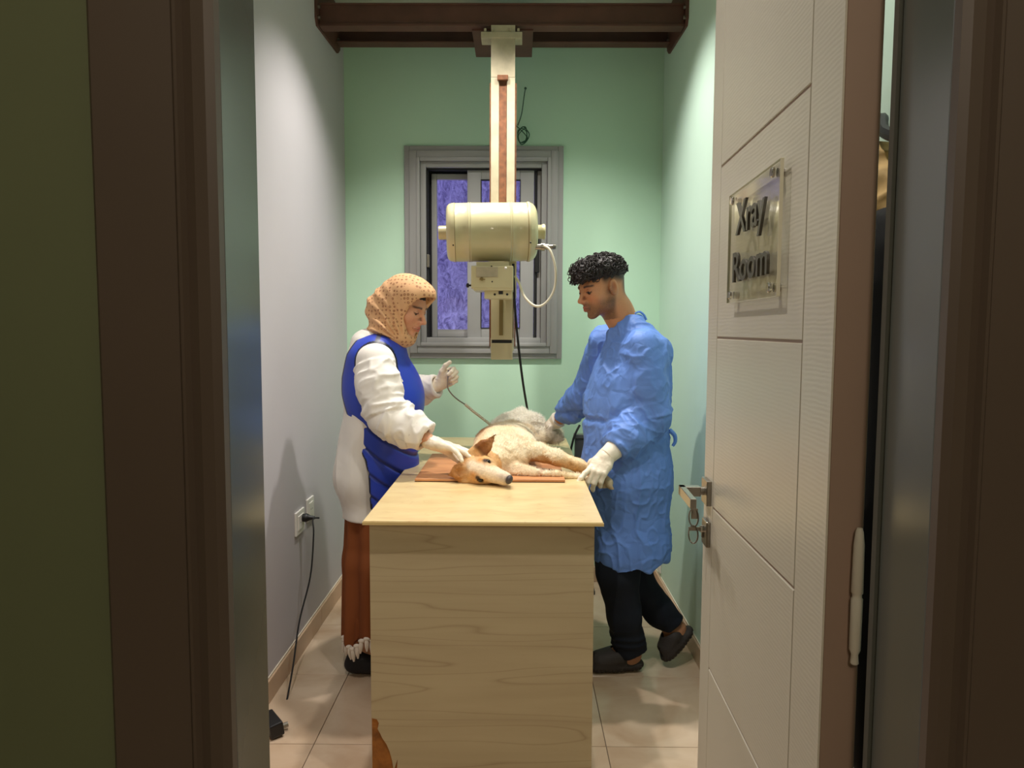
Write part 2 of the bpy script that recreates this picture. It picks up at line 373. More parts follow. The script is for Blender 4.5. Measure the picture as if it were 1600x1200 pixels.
# skirting tiles
def skirting(name, fixed, a, b_, axis):
    bb = B()
    return bb
for nm, side in (('baseboard_left', -1), ('baseboard_right', 1)):
    x = XL if side < 0 else XR
    xa, xb = sorted((x, x-side*0.010))
    base = struct(nm, B().box(min(x, x-side*0.004), max(x, x-side*0.004), Y1, YB, 0.0, 0.093), M['caulk'])
    y = ty0-4*T
    while y < YB:
        y_0, y_1 = max(y, Y1), min(y+T, YB)
        if y_1-y_0 > 0.02: B().box(xa, xb, y_0+0.001, y_1-0.001, 0.0, 0.085, 0.002, 1).done('tile', M['skirting'], base)
        y += T
base = struct('baseboard_back', B().box(XL, XR, YB-0.004, YB, 0.0, 0.093), M['caulk'])
x = tx0-3*T
while x < XR:
    a_, b_ = max(x, XL+0.011), min(x+T, XR-0.011)
    if b_-a_ > 0.02: B().box(a_+0.001, b_-0.001, YB-0.010, YB, 0.0, 0.085, 0.002, 1).done('tile', M['skirting'], base)
    x += T
# ------------------------------------------------------------------ window
def WX(px, Y=YB): return at(px, 400, Y).x
def WZ(py, Y=YB): return at(757, py, Y).z
win = thing('window_1', None, None, ((wx0+wx1)/2, YB, wz0), kind='structure')
g = B()
g.ring(WX(633), WX(879), WZ(560), WZ(229), 0.030, YB-0.018, YB+0.01, 0.004)
g.ring(WX(641), WX(871), WZ(552), WZ(237), 0.040, YB-0.030, YB+0.01, 0.005)
g.ring(WX(652), WX(860), WZ(541), WZ(248), 0.020, YB-0.038, YB+0.01, 0.005)
g.ring(WX(658), WX(854), WZ(536), WZ(254), 0.030, YB-0.020, YB+0.11, 0.003)
g.done('window_frame', M['alu'], win, smooth=True)
# left sash (inner track) with its pane
ix0, ix1, iz0, iz1 = WX(668), WX(847), WZ(531), WZ(264)
g = B().ring(ix0-0.01, ix1+0.01, iz0-0.01, iz1+0.01, 0.016, YB+0.00, YB+0.09, 0.001); g.ring(ix0-0.01, ix1+0.01, iz0-0.01, iz1+0.01, 0.042, YB+0.074, YB+0.09, 0.001); g.done('track', M['gasket'], win)
s = B().ring(WX(673), WX(742), WZ(527), WZ(269), 0.030, YB+0.045, YB+0.070, 0.004)
s.box(WX(673), WX(742), YB+0.05, YB+0.065, WZ(527), WZ(515)); sash = s.done('sash', M['alu'], win, smooth=True)
B().box(WX(680), WX(735), YB+0.056, YB+0.060, WZ(518), WZ(279)).done('pane', M['glass'], sash)
# right sash (front track)
g = B(); a0, a1, z0, z1 = WX(730), WX(834), WZ(530), WZ(263)
g.box(a0, WX(752), YB+0.006, YB+0.034, z0, z1, 0.004); g.box(WX(812), a1, YB+0.006, YB+0.034, z0, z1, 0.004)
g.box(WX(752), WX(812), YB+0.006, YB+0.034, z0, WZ(512), 0.004); g.box(WX(752), WX(812), YB+0.006, YB+0.034, WZ(281), z1, 0.004)
s2 = g.done('sash', M['alu'], win, smooth=True)
g = B().ring(WX(751), WX(813), WZ(513), WZ(280), 0.004, YB+0.003, YB+0.03, 0.0); g.done('gasket', M['gasket'], s2)
B().box(WX(752), WX(812), YB+0.018, YB+0.022, WZ(512), WZ(281)).done('pane', M['glass'], s2)
# track strip at the right, latch and lock
g = B().box(WX(836), WX(838), YB+0.03, YB+0.05, iz0, iz1); g.box(WX(839), WX(846), YB+0.02, YB+0.06, iz0, iz1, 0.002); g.done('track_rail', M['alu'], win)
B().box(WX(834.5), WX(838), YB+0.01, YB+0.06, iz0, iz1).done('gasket', M['gasket'], win)
B().box(WX(836), WX(843), YB-0.002, YB+0.03, WZ(425), WZ(350), 0.003).done('latch', M['black'], win, label='black latch')
B().box(WX(667), WX(671), YB-0.01, YB+0.03, WZ(418), WZ(398), 0.002).done('catch', M['steel'], win)
# rough wall of the shaft outside
g = B(); g.box(-1.6, 1.2, 4.48, 4.6, 0.4, 4.2)
sh = g.done('wall_shaft', M['plaster']); sh['kind'] = 'structure'
# ------------------------------------------------------------------ steel beams under the ceiling
def beamname(): pass
zf0, zf1 = at(780, 40, 3.44).z, at(780, 6, 3.44).z
bm_t = thing('steel_beam', 'dark brown painted steel beam across the ceiling in front, carrying the column', 'beam', (0, 3.44, zf0), group=None)
g = B(); g.box(XL+0.012, XR-0.012, 3.44, 3.452, zf0, zf1, 0.002)
g.done('web', M['beam'], bm_t)
B().box(XL+0.012, XR-0.012, 3.434, 3.50, zf1-0.006, zf1+0.002, 0.001).done('top_flange', M['beam'], bm_t)
B().box(XL+0.012, XR-0.012, 3.432, 3.50, zf0-0.004, zf0+0.006, 0.001).done('bottom_flange', M['beam'], bm_t)
zb0, zb1 = at(780, 69, 3.80).z, at(780, 30, 3.80).z
b2_t = thing('steel_beam', 'dark brown steel beam near the back wall, lower edge just below the front one', 'beam', (0, 3.80, zb0))
B().box(XL+0.012, XR-0.012, 3.812, 3.822, zb0, zb1, 0.001).done('web', M['beam_dark'], b2_t)
B().box(XL+0.012, XR-0.012, 3.76, 3.83, zb0-0.006, zb0, 0.001).done('bottom_flange', M['beam'], b2_t)
for s, lab in ((-1, 'left'), (1, 'right')):
    x = XL if s < 0 else XR
    t = thing('wall_bracket', 'brown steel bracket plate fixing the beams to the %s wall' % ('white left' if s < 0 else 'pale green right'), 'bracket', (x, 3.44, zf0))
    g = B(); za, zb = zf0, at(780, 84, 3.83).z
    poly = [(3.40, zf0+0.02), (3.42, zf0-0.01), (3.80, zb-0.01), (3.84, zb+0.02), (3.84, ZC-0.02), (3.40, ZC-0.02)]
    g.prism(poly, lambda u, v, d: Vector((d, u, v)), *sorted((x, x-s*0.010)))
    g.done('plate', M['beam'], t)
    for (yy, zz) in ((3.425, zf1-0.02), (3.425, zf0+0.03), (3.79, zb+0.05)):
        B().cyl((x-s*0.010, yy, zz), (x-s*0.020, yy, zz), 0.009, 6).done('bolt', M['steel'], t)
# ------------------------------------------------------------------ X-ray column and head
CXc = -0.0755; CW = 0.0575
col_z0 = at(783, 562, 3.36).z; col_z1 = at(783, 50, 3.50).z
xr = thing('xray_unit', 'cream x-ray tube head on a tall rust-streaked column hanging from the ceiling beam', 'x-ray machine', (CXc, 3.45, col_z0))
g = B(); zs = at(783, 121, 3.42).z; g.box(CXc-CW+0.004, CXc-0.016, 3.42, 3.47, 1.30, zs, 0.003); g.box(CXc+0.020, CXc+CW, 3.42, 3.47, 1.30, zs, 0.003)
g.box(CXc-0.017, CXc+0.021, 3.432, 3.47, 1.30, zs)
g.box(CXc-CW+0.004, CXc+CW, 3.42, 3.47, zs, col_z1, 0.003)
g.done('column', M['cream2'], xr)
B().box(CXc-0.015, CXc+0.019, 3.424, 3.44, 1.7, zs).done('rusty_channel', M['rust'], xr, label='rusty channel')
B().box(CXc-0.024, CXc+0.026, 3.405, 3.425, zs-0.015, zs+0.008, 0.003).done('stop_block', M['rust'], xr)
zr = at(783, 132, 3.45).z
for s in (-1, 1):
    xx = CXc+(CW+0.004 if s > 0 else -CW+0.001)
    B().box(xx-0.003, xx+0.003, 3.43, 3.46, 1.32, zr).done('side_rail', M['rust'], xr)
g = B(); g.box(at(753, 50, 3.5).x, at(816, 50, 3.5).x, 3.415, 3.50, at(780, 60, 3.42).z, at(780, 50, 3.42).z, 0.003)
for px in (758, 770, 797, 810):
    g.cyl(at(px, 49, 3.42), at(px, 49, 3.42)+Vector((0, 0, 0.012)), 0.006, 6)
g.done('mounting_plate', M['cream2'], xr)
B().box(at(738, 50, 3.5).x, at(833, 50, 3.5).x, 3.47, 3.80, at(780, 52, 3.5).z, at(780, 46, 3.5).z, 0.002).done('ceiling_plate', M['beam'], xr)
# lower carriage
lx0, lx1 = at(767, 500, 3.30).x, at(801, 500, 3.30).x
g = B(); g.box(lx0, lx1, 3.30, 3.40, at(783, 531, 3.3).z, at(783, 460, 3.3).z, 0.003); g.done('carriage', M['cream'], xr)
g = B(); g.box(lx0, lx1, 3.30, 3.40, at(783, 562, 3.3).z, at(783, 536, 3.3).z, 0.003); g.done('end_cap', M['cream'], xr)
g = B(); g.box(lx0+0.004, lx1-0.004, 3.31, 3.39, at(783, 540, 3.3).z, at(783, 526, 3.3).z); g.done('gap_block', M['black'], xr)
g = B(); g.box(at(780, 500, 3.3).x, at(786, 500, 3.3).x, 3.294, 3.302, at(783, 524, 3.3).z, at(783, 466, 3.3).z, 0.001); g.done('guide_slot', M['seam'], xr)
for xx in (lx1+0.001, lx0-0.001): B().box(xx-0.003, xx+0.003, 3.315, 3.39, at(783, 528, 3.3).z, at(783, 466, 3.3).z).done('rail_edge', M['rust'], xr)
# arm behind the head
g = B(); g.box(at(765, 0, 3.3).x, at(806, 0, 3.3).x, 3.28, 3.42, at(783, 430, 3.3).z, at(783, 330, 3.3).z, 0.004); g.box(at(790, 0, 3.25).x, at(809, 0, 3.25).x, 3.24, 3.30, at(783, 466, 3.25).z, at(783, 405, 3.25).z, 0.003); g.done('support_arm', M['cream'], xr)
# tube head: drum with its left end turned slightly towards the viewer
HC = at(768, 363, 3.12); HR = 0.123; HL = 0.190
ax = Vector((math.cos(R(4)), math.sin(R(4)), 0.022)).normalized()
a0 = HC-ax*HL
prof = [(0, 0.03), (0.0, HR*0.80), (0.004, HR*0.90), (0.012, HR*0.965), (0.022, HR*0.99), (0.030, HR)]
prof += [(0.034, HR+0.0015), (0.037, HR-0.001), (0.090, HR), (0.093, HR+0.002), (0.098, HR-0.0005), (0.102, HR+0.002), (0.106, HR)]
prof += [(0.262, HR), (0.266, HR+0.002), (0.271, HR-0.0005), (0.275, HR+0.002), (0.279, HR)]
e = 2*HL
prof += [(e-0.040, HR), (e-0.037, HR+0.003), (e-0.030, HR+0.003), (e-0.026, HR*0.995), (e-0.016, HR*0.96), (e-0.006, HR*0.88), (e, HR*0.78), (e, 0.03)]
B().lathe(a0, ax, prof, 72).done('tube_head', M['cream'], xr, smooth=True, angle=50)
for t, dr in ((0.0335, 0.0012), (e-0.0415, 0.0012)):
    B().lathe(a0, ax, [(t, HR+0.0004), (t+0.0005, HR+dr), (t+0.0025, HR+dr), (t+0.003, HR+0.0004)], 72).done('drum_seam', M['seam'], xr, smooth=True)
g = B(); g.lathe(a0-ax*0.036, ax, [(0, 0.02), (0.0, 0.026), (0.003, 0.029), (0.042, 0.030)], 32)
g.done('trunnion', M['cream'], xr, smooth=True)
g = B(); g.lathe(a0+ax*(e-0.004), ax, [(0, 0.030), (0.030, 0.030), (0.034, 0.033), (0.040, 0.033), (0.043, 0.030)], 32)
g.done('trunnion', M['cream'], xr, smooth=True)
q0 = at(834, 386, 3.06)
g = B(); g.lathe(q0, (1, 0.05, 0.02), [(0, 0.012), (0.03, 0.013), (0.031, 0.017), (0.045, 0.017), (0.047, 0.012), (0.062, 0.012), (0.063, 0.009), (0.078, 0.009), (0.080, 0.012), (0.092, 0.010), (0.094, 0.004)], 20)
g.done('cable_gland', M['steel'], xr, smooth=True, label='tarnished metal cable gland')
for (px, py) in ((709, 384), (829, 380)):
    p = at(px, py, 3.03); B().sphere((p.x, HC.y-HR*0.93, p.z), 0.004, 8).done('screw', M['black'], xr)
# collimator
cy = 3.00
cx0_, cx1_ = at(736, 430, cy).x, at(802, 430, cy).x
g = B(); g.box(cx0_, cx1_, cy, cy+0.16, at(768, 451, cy).z, at(768, 415, cy).z, 0.005)
g.box(cx0_+0.01, cx1_, cy+0.002, cy+0.158, at(768, 454, cy).z, at(768, 446, cy).z, 0.004)
g.box(cx0_+0.02, cx1_-0.02, cy+0.03, cy+0.14, at(768, 416, cy).z, at(768, 408, cy).z)
col = g.done('collimator', M['cream'], xr)
B().box(at(744, 425, cy).x, at(778, 425, cy).x, cy-0.004, cy+0.002, at(760, 433, cy).z, at(760, 417, cy).z, 0.001).done('cover_plate', M['cream2'], col)
g = B().cyl(at(753, 436, cy), at(753, 436, cy)+Vector((0, -0.014, 0)), 0.007, 16); g.cyl(at(749, 436, cy-.01), at(758, 436, cy-.01), 0.003, 8); g.done('knob', M['seam'], col)
B().lathe(at(736, 446, cy+0.03)+Vector((0.004, 0, 0)), (-1, 0, 0), [(0, 0.004), (0.012, 0.004), (0.013, 0.009), (0.022, 0.009), (0.024, 0.006)], 14).done('knob', M['black'], col, label='black side knob')
g = B().sphere(at(790, 419, cy), 0.0065, 10); g.done('indicator', M['white_plastic'], col)
for px, py in ((768, 416), (769, 440), (746, 426), (777, 426)): B().sphere(at(px, py, cy), 0.003, 8).done('screw', M['black'], col)
g = B(); g.box(at(757, 0, cy).x, at(802, 0, cy).x, cy+0.02, cy+0.15, at(768, 466, cy).z, at(768, 453, cy).z, 0.002); g.done('base_block', M['cream'], xr)
for px, py, r in ((773, 460, 0.0048), (792.5, 460, 0.0048)):
    p = at(px, py, cy+0.02); B().cyl(p, p+Vector((0, -0.002, 0)), r, 14).done('socket', M['black'], xr)
g = B(); p = at(782.5, 457.5, cy+0.02); g.box(p.x-0.009, p.x+0.009, p.y-0.003, p.y+0.001, p.z-0.006, p.z+0.007)
g.done('socket', M['black'], xr)
# cables of the head
pts = [at(850, 384, 3.0), at(860, 392, 2.98), at(868, 420, 2.97), at(866, 452, 2.97), at(852, 474, 2.97), at(836, 478, 2.98), at(820, 464, 3.0), at(811, 442, 3.04), at(805, 432, 3.10)]
B().tube(pts, 0.0052, 10, 8).done('head_cable', M['cream_cable'], xr, smooth=True, label='looped cream cable')
pts = [at(802, 412, 3.18), at(804, 470, 3.22), at(808, 520, 3.30), at(816, 590, 3.42), at(824, 640, 3.55), at(829, 668, 3.68), at(834, 705, 3.80)]
pts += [Vector((pts[-1].x+0.01, 3.84, 0.5)), Vector((pts[-1].x+0.01, 3.84, 0.012)), Vector((pts[-1].x-0.3, 3.86, 0.012))]
B().tube(pts, 0.0058, 10, 6).done('power_cable', M['blackrub'], xr, smooth=True, label='black cable hanging to the floor')
# green wire coil on the back wall
pts = [at(821, 138, 3.93), at(819, 150, 3.925), at(815, 178, 3.93), at(809, 196, 3.94)]
g = B(); g.tube(pts, 0.0028, 6, 6); g.sphere(at(821, 138, 3.925), 0.007, 8)
random.seed(3)
pts = [at(806, 196, 3.93)]
for k in range(26):
    a = k*0.95; pts.append(at(816+10*math.cos(a)*(0.5+0.5*random.random())+k*0.12, 212+12*math.sin(a)+random.uniform(-3, 3), 3.925-0.015*random.random()))
g.tube(pts, 0.0026, 6, 5)
tag(g.done('wire_coil', M['green_wire'], origin=at(815, 226, 3.93), smooth=True), 'tangled thin green wire hanging out of the wall above the window', 'wire')
# ------------------------------------------------------------------ table
TH = 0.85
TX0, TX1, TY0, TY1 = -0.4435, 0.249, 2.04, 3.665
tb = thing('examination_table', 'pale wood laminate table with a worn yellow varnished top and torn lower corner', 'table', (-0.1, 2.85, 0))
g = B(); g.box(TX0, TX1, TY0, TY1, TH-0.013, TH, 0.004, 2); g.done('tabletop', M['table_top'], tb)
g = B(); g.box(TX0-0.0008, TX1+0.0008, TY0-0.0012, TY0+0.01, TH-0.0120, TH-0.0040); g.done('edge_band', M['table_edge'], tb)
CX0, CX1, CY0 = at(578, 900, 2.065).x, at(928, 900, 2.065).x, 2.065
# front laminate with a torn corner at the lower left
tear = [(at(px, py, CY0).x, at(px, py, CY0).z) for px, py in ((580, 1122), (589, 1124), (592, 1130), (590, 1139), (594, 1146), (597, 1153), (604, 1163), (609, 1175), (613, 1190), (615, 1205))]
tear += [(tear[-1][0]+0.012, 0.12), (tear[-1][0]+0.008, 0.05), (tear[-1][0]+0.02, 0.0)]
zt = TH-0.0135
poly = [(CX0, zt), (CX0, tear[0][1])]+tear+[(CX1, 0.0), (CX1, zt)]
g = B().prism(poly[::-1], lambda u, v, d: Vector((u, d, v)), CY0, CY0+0.003); g.done('front_panel', M['table_front'], tb)
g = B().box(CX0+0.001, CX1-0.001, CY0+0.003, CY0+0.018, 0.0, zt); g.done('core_board', M['core'], tb, label='torn brown core of the front')
g = B().box(CX0, CX0+0.003, CY0+0.0035, TY1-0.03, 0.0, zt); g.done('side_panel', M['table_front'], tb)
g = B().box(CX1-0.003, CX1, CY0+0.0035, TY1-0.03, 0.0, zt); g.done('side_panel', M['table_front'], tb)
g = B().box(CX0+0.003, CX1-0.003, TY1-0.034, TY1-0.03, 0.0, zt); g.done('back_panel', M['table_front'], tb)
# board under the dog
p0, p1 = at(648, 751, 2.575), at(883, 751, 2.575)
BZ = TH+0.011
brd = thing('wooden_board', 'thin reddish brown board lying on the table under the dog', 'board', (-0.1, 2.85, TH))
g = B().box(p0.x, p1.x, 2.575, 3.11, TH+0.003, BZ, 0.001, 1); g.done('panel', M['board'], brd)
g = B().box(p0.x+0.001, p1.x-0.001, 2.577, 3.108, TH+0.0003, TH+0.0035); g.done('backing', M['board_edge'], brd)
# ------------------------------------------------------------------ sockets, plug and cable
def socket_plate(name, label, y, z, x, s, w_=0.118, h=0.082, hole=True):
    t = thing(name, label, 'socket', (x, y, z), group=None)
    B().box(min(x, x-s*0.009), max(x, x-s*0.009), y-w_/2, y+w_/2, z-h/2, z+h/2, 0.003).done('plate', M['white_plastic'], t)
    if hole:
        g = B().box(min(x-s*0.008, x-s*0.012), max(x-s*0.008, x-s*0.012), y-w_*0.30, y+w_*0.30, z-h*0.30, z+h*0.30, 0.001); g.done('insert', M['white_plastic'], t)
        g = B()
        for dy in (-0.010, 0.010): g.cyl((x-s*0.0118, y+dy, z), (x-s*0.0124, y+dy, z), 0.0028, 10)
        g.done('pin_hole', M['black'], t)
    return t
pA = at(461, 815, 3.03); pB = at(477, 795, 3.18)
socket_plate('wall_socket', 'white wall socket with the black plug in it, nearer the doorway', 3.03, pA.z, XL, -1, 0.12, 0.10)
socket_plate('wall_socket', 'white wall socket with nothing plugged in, beside and a little above the used one', 3.185, pB.z, XL, -1, 0.10, 0.10)
socket_plate('wall_socket', 'small white socket low on the right wall behind the man', 3.80, at(1024, 884, 3.80).z, XR, 1, 0.08, 0.06, False)
pc = thing('power_cable', 'thin black cord hanging from the wall socket to the floor', 'cable', (-0.84, 2.6, 0))
pz = pA.z
g = B(); g.lathe((XL+0.012, 3.05, pz+0.012), (1, 0, 0), [(0, 0.017), (0.016, 0.019), (0.022, 0.016), (0.034, 0.010), (0.05, 0.007)], 16); g.done('plug', M['black'], pc, smooth=True)
s0 = Vector((XL+0.06, 3.05, pz+0.012))
end = at(443, 1112, 2.60)
pts = [s0, s0+Vector((0.022, -0.003, 0.0)), at(489, 812, 3.03), at(490, 835, 3.0), at(485, 900, 2.95), at(468, 970, 2.85), at(458, 1040, 2.72), at(450, 1085, 2.65), at(446, 1104, 2.61)]
g = B().tube(pts, 0.0034, 8, 8); g.done('cord', M['blackrub'], pc, smooth=True)
e0 = at(446, 1103, 2.61); e1 = at(439, 1124, 2.56)
B().lathe(e0, e1-e0, [(0, 0.005), (0.004, 0.007), ((e1-e0).length*0.8, 0.0085), ((e1-e0).length, 0.008)], 12).done('connector', M['white_plastic'], pc, smooth=True, label='white connector sleeve')
ad_ = thing('power_adapter', 'black power adapter lying on the floor at the end of the cord', 'adapter', (at(424, 1150, 2.41).x, 2.41, 0))
c = at(425, 1145, 2.41); Mx = Matrix.Translation((c.x, 2.41, 0.030)) @ Matrix.Rotation(R(38), 4, 'Z') @ Matrix.Rotation(R(-8), 4, 'Y')
B().box(-0.024, 0.024, -0.055, 0.055, -0.024, 0.024, 0.006, 2, Mx).done('body', M['black'], ad_)
Mx2 = Mx @ Matrix.Translation((0, 0.058, 0)); B().box(-0.016, 0.016, -0.008, 0.010, -0.016, 0.016, 0.004, 2, Mx2).done('neck', M['blackrub'], ad_)
g = B(); g.cyl(Mx @ Vector((0.026, -0.01, -0.018)), Mx @ Vector((0.05, -0.015, -0.018)), 0.009, 14); g.done('pin', M['steel'], ad_)
# slim grey stand in the corner behind the man
st = thing('equipment_stand', 'slim grey metal upright with a black strap behind the far right table corner', 'stand', (at(902, 700, 3.82).x, 3.82, 0))
sx = at(901, 700, 3.82).x
B().box(sx-0.010, sx+0.045, 3.80, 3.85, 0.02, at(901, 684, 3.82).z, 0.004).done('upright', M['alu_dark'], st)
B().box(sx-0.016, sx+0.05, 3.795, 3.855, at(901, 684, 3.82).z, at(901, 678, 3.82).z, 0.003).done('top_cap', M['steel'], st)
B().box(sx-0.06, sx+0.10, 3.74, 3.90, 0.0, 0.02, 0.004).done('base', M['alu_dark'], st)
B().tube([at(890, 712, 3.80), at(893, 698, 3.79), at(898, 680, 3.79), at(906, 664, 3.80)], 0.006, 8, 5).done('strap', M['black'], st)
# ------------------------------------------------------------------ door leaf
hx, hy = 0.371, 0.855
ang = math.atan2(1.535-hy, 0.402-hx)            # direction hinge -> free edge
DW = math.hypot(1.535-hy, 0.402-hx)
door = thing('door_1', None, None, (hx, hy, 0.0), ang, kind='structure')
DTK = 0.044
# local x: along the width from hinge side; local +y: towards the room's middle side (sign face at y = 0)
ux = Vector((math.cos(ang), math.sin(ang), 0)); uy = Vector((-math.sin(ang), math.cos(ang), 0))
def duv(px, py, off=0.0):
    d = ray(px, py); o = Vector((0, 0, CZ)); n = uy; t = (Vector((hx, hy, 0))+uy*off-o).dot(n)/d.dot(n); p = o+d*t
    return (p-Vector((hx, hy, 0))).dot(ux), p.z
DZ0, DZ1 = 0.008, DH-0.004
g = B().box(0.0, DW, -DTK, -0.0022, DZ0, DZ1, 0.001, 1); g.done('slab', M['door_edge'], door, local=True)
A = duv(1120, 531)[0]; Bq = duv(1254, 534)[0]
d1 = (duv(1133, 255), duv(1271, 128)); d2 = (duv(1113, 793), duv(1240, 920)); d3 = (duv(1109, 1047), duv(1185, 1200)); hz = duv(1254, 534)[1]
def lineAt(p, u): (u0, z0), (u1, z1) = p; return z0+(z1-z0)*(u-u0)/(u1-u0)
bounds = [(DZ0, DZ0), None, None, None, None, None]
rows = [(DZ1, DZ1), (lineAt(d1, A), lineAt(d1, Bq)), (hz, hz), (lineAt(d2, A), lineAt(d2, Bq)), (lineAt(d3, A), lineAt(d3, Bq)), (DZ0, DZ0)]
gp = 0.0022
fn = lambda u, v, d: Vector((u, d, v))
for k in range(5):
    (ta, tb_), (ba, bb_) = rows[k], rows[k+1]
    g = B().prism([(A-gp, ba+gp), (A-gp, ta-gp), (Bq+gp, tb_-gp), (Bq+gp, bb_+gp)], fn, -0.0022, 0.0, 0.0010)
    g.done('panel', M['door'], door, local=True)
g = B().prism([(A+gp*0.3, DZ0), (A+gp*0.3, DZ1), (DW, DZ1), (DW, DZ0)][::-1], fn, -0.0022, 0.0, 0.0008); g.done('stile', M['door'], door, local=True)
g = B().prism([(0, DZ0), (0, DZ1), (Bq-gp*0.3, DZ1), (Bq-gp*0.3, DZ0)][::-1], fn, -0.0022, 0.0, 0.0008); g.done('stile', M['door'], door, local=True)
# hinges
for zc in (1.085, 0.28, 1.9):
    g = B(); zh = zc; prof = [(-0.085, 0.003), (-0.083, 0.005), (-0.072, 0.004), (-0.066, 0.0065), (-0.004, 0.0068), (-0.002, 0.0055), (0.002, 0.0055), (0.004, 0.0068), (0.062, 0.0062), (0.078, 0.0045), (0.082, 0.003)]
    g.lathe((-0.008, -DTK+0.008, zh), (0, 0, 1), prof, 14); g.box(-0.008, 0.002, -DTK+0.002, -DTK+0.006, zh-0.06, zh+0.06)
    g.done('hinge', M['door'], door, local=True, smooth=True)
# handle
hu, hz_ = duv(1101, 766)
hu = DW-0.045
hzc = at(1100, 766, 1.50).z
hd = B().box(hu-0.026, hu+0.026, 0.0, 0.010, hzc-0.026, hzc+0.026, 0.0015, 2).done('handle', M['steel'], door, local=True)
g = B().cyl((hu+0.004, 0.010, hzc), (hu+0.004, 0.020, hzc), 0.009, 16)
g.box(hu-0.008, hu+0.014, 0.018, 0.060, hzc-0.010, hzc+0.010, 0.001, 1)
g.box(hu-0.115, hu+0.014, 0.048, 0.060, hzc-0.010, hzc+0.010, 0.001, 1); g.done('lever', M['steel'], hd, local=True)
kz = at(1099, 829, 1.50).z
es = B().box(hu-0.026, hu+0.020, 0.0, 0.009, kz-0.027, kz+0.027, 0.003, 2).done('escutcheon', M['steel'], door, local=True)
g = B().box(hu-0.004, hu+0.004, 0.008, 0.013, kz-0.012, kz+0.014, 0.001); g.cyl((hu, 0.008, kz+0.006), (hu, 0.016, kz+0.006), 0.007, 14); g.done('keyhole', M['chrome'], es, local=True)
g = B()
pts = [(hu, 0.016, kz+0.006), (hu, 0.030, kz+0.006)]
g.box(hu-0.001, hu+0.001, 0.014, 0.040, kz+0.002, kz+0.010)
for cz, rr, n in ((kz-0.006, 0.019, 22), (kz+0.030, 0.019, 22)):
    g.tube([Vector((hu+rr*0.30*math.cos(2*math.pi*k/n), 0.030+rr*0.45*math.cos(2*math.pi*k/n), cz+rr*math.sin(2*math.pi*k/n))) for k in range(n+1)], 0.0016, 6)
g.box(hu-0.004, hu-0.002, 0.022, 0.036, kz+0.028, kz+0.050, 0.001)
ky = g.done('keys', M['steel'], None, local=True, smooth=True)
ky.location = door.location; ky.rotation_euler = door.rotation_euler
tag(ky, 'small bunch of keys hanging in the door lock below the lever handle', 'keys')
# acrylic sign
corners = [duv(1144, 303, 0.012), duv(1221, 250, 0.012), duv(1215, 461, 0.012), duv(1137, 475, 0.012)]
su0 = min(c[0] for c in (corners[1], corners[2])); su1 = max(c[0] for c in (corners[0], corners[3]))
sz1 = (corners[0][1]+corners[1][1])/2; sz0 = (corners[2][1]+corners[3][1])/2
sg = thing('door_sign', 'clear acrylic plate reading Xray Room on steel standoffs on the open door', 'sign', (hx, hy, 0), ang)
SD = 0.009
plate = B().box(su0, su1, SD, SD+0.005, sz0, sz1, 0.0006, 1).done('plate', M['acrylic'], sg, local=True)
g = B()
g.box(su0-0.0006, su0, SD, SD+0.005, sz0, sz1); g.box(su1, su1+0.0006, SD, SD+0.005, sz0, sz1); g.box(su0, su1, SD, SD+0.005, sz0-0.0006, sz0); g.box(su0, su1, SD, SD+0.005, sz1, sz1+0.0006)
g.done('plate_edge', M['acrylic_edge'], sg, local=True)
iu, iz_ = (su1-su0)*0.10, (sz1-sz0)*0.07
for (u, z) in ((su0+iu, sz0+iz_), (su1-iu, sz0+iz_), (su0+iu, sz1-iz_), (su1-iu, sz1-iz_)):
    B().lathe((u, 0.0, z), (0, 1, 0), [(0, 0.0065), (SD, 0.0065)], 16).done('standoff', M['chrome'], sg, local=True, smooth=True)
    B().lathe((u, SD+0.005, z), (0, 1, 0), [(0, 0.0075), (0.003, 0.0075), (0.0045, 0.006)], 16).done('cap', M['chrome'], sg, local=True, smooth=True)
def letters(txt, upx, zpx_top, zpx_bot, width_to, base):
    cu = bpy.data.curves.new('lettering', 'FONT'); cu.body = txt; cu.size = 1.0; cu.extrude = 0.5; cu.align_x = 'LEFT'; cu.offset = 0.012
    o = bpy.data.objects.new('lettering', cu); COL.objects.link(o); bpy.context.view_layer.update()
    dg = bpy.context.evaluated_depsgraph_get(); me = bpy.data.meshes.new_from_object(o.evaluated_get(dg)); bpy.data.objects.remove(o)
    co = np.array([v.co for v in me.vertices]); mn, mx = co.min(0), co.max(0)
    return me, mn, mx
def place_text(txt, u_start, u_end, z_lo, z_hi):
    """u decreases to the reader's right"""
    me, mn, mx = letters(txt, 0, 0, 0, 0, 0)
    for v in me.vertices:
        a = (v.co.x-mn[0])/(mx[0]-mn[0]); b_ = (v.co.y-mn[1])/(mx[1]-mn[1]); d = (v.co.z-mn[2])/(mx[2]-mn[2])
        v.co = Vector((u_start+(u_end-u_start)*a, SD+0.0055+0.0045*d, z_lo+(z_hi-z_lo)*b_))
    me.flip_normals()
    o = bpy.data.objects.new('lettering', me); COL.objects.link(o); o.parent = sg; me.materials.clear(); me.materials.append(M['letter']); return o
xa, xb = duv(1150, 360, 0.018)[0], duv(1195, 340, 0.018)[0]
zt1 = duv(1150, 319)[1]; zb1_ = duv(1150, 367)[1]
ra_, rb_ = duv(1145, 430, 0.018)[0], duv(1199, 410, 0.018)[0]
h1 = duv(1172, 320)[1]; l1 = duv(1172, 361)[1]
place_text('Xray', xa, xb, duv(1190, 366, 0.018)[1], duv(1152, 318, 0.018)[1])
place_text('Room', ra_, rb_, duv(1146, 442, 0.018)[1], duv(1146, 396, 0.018)[1])
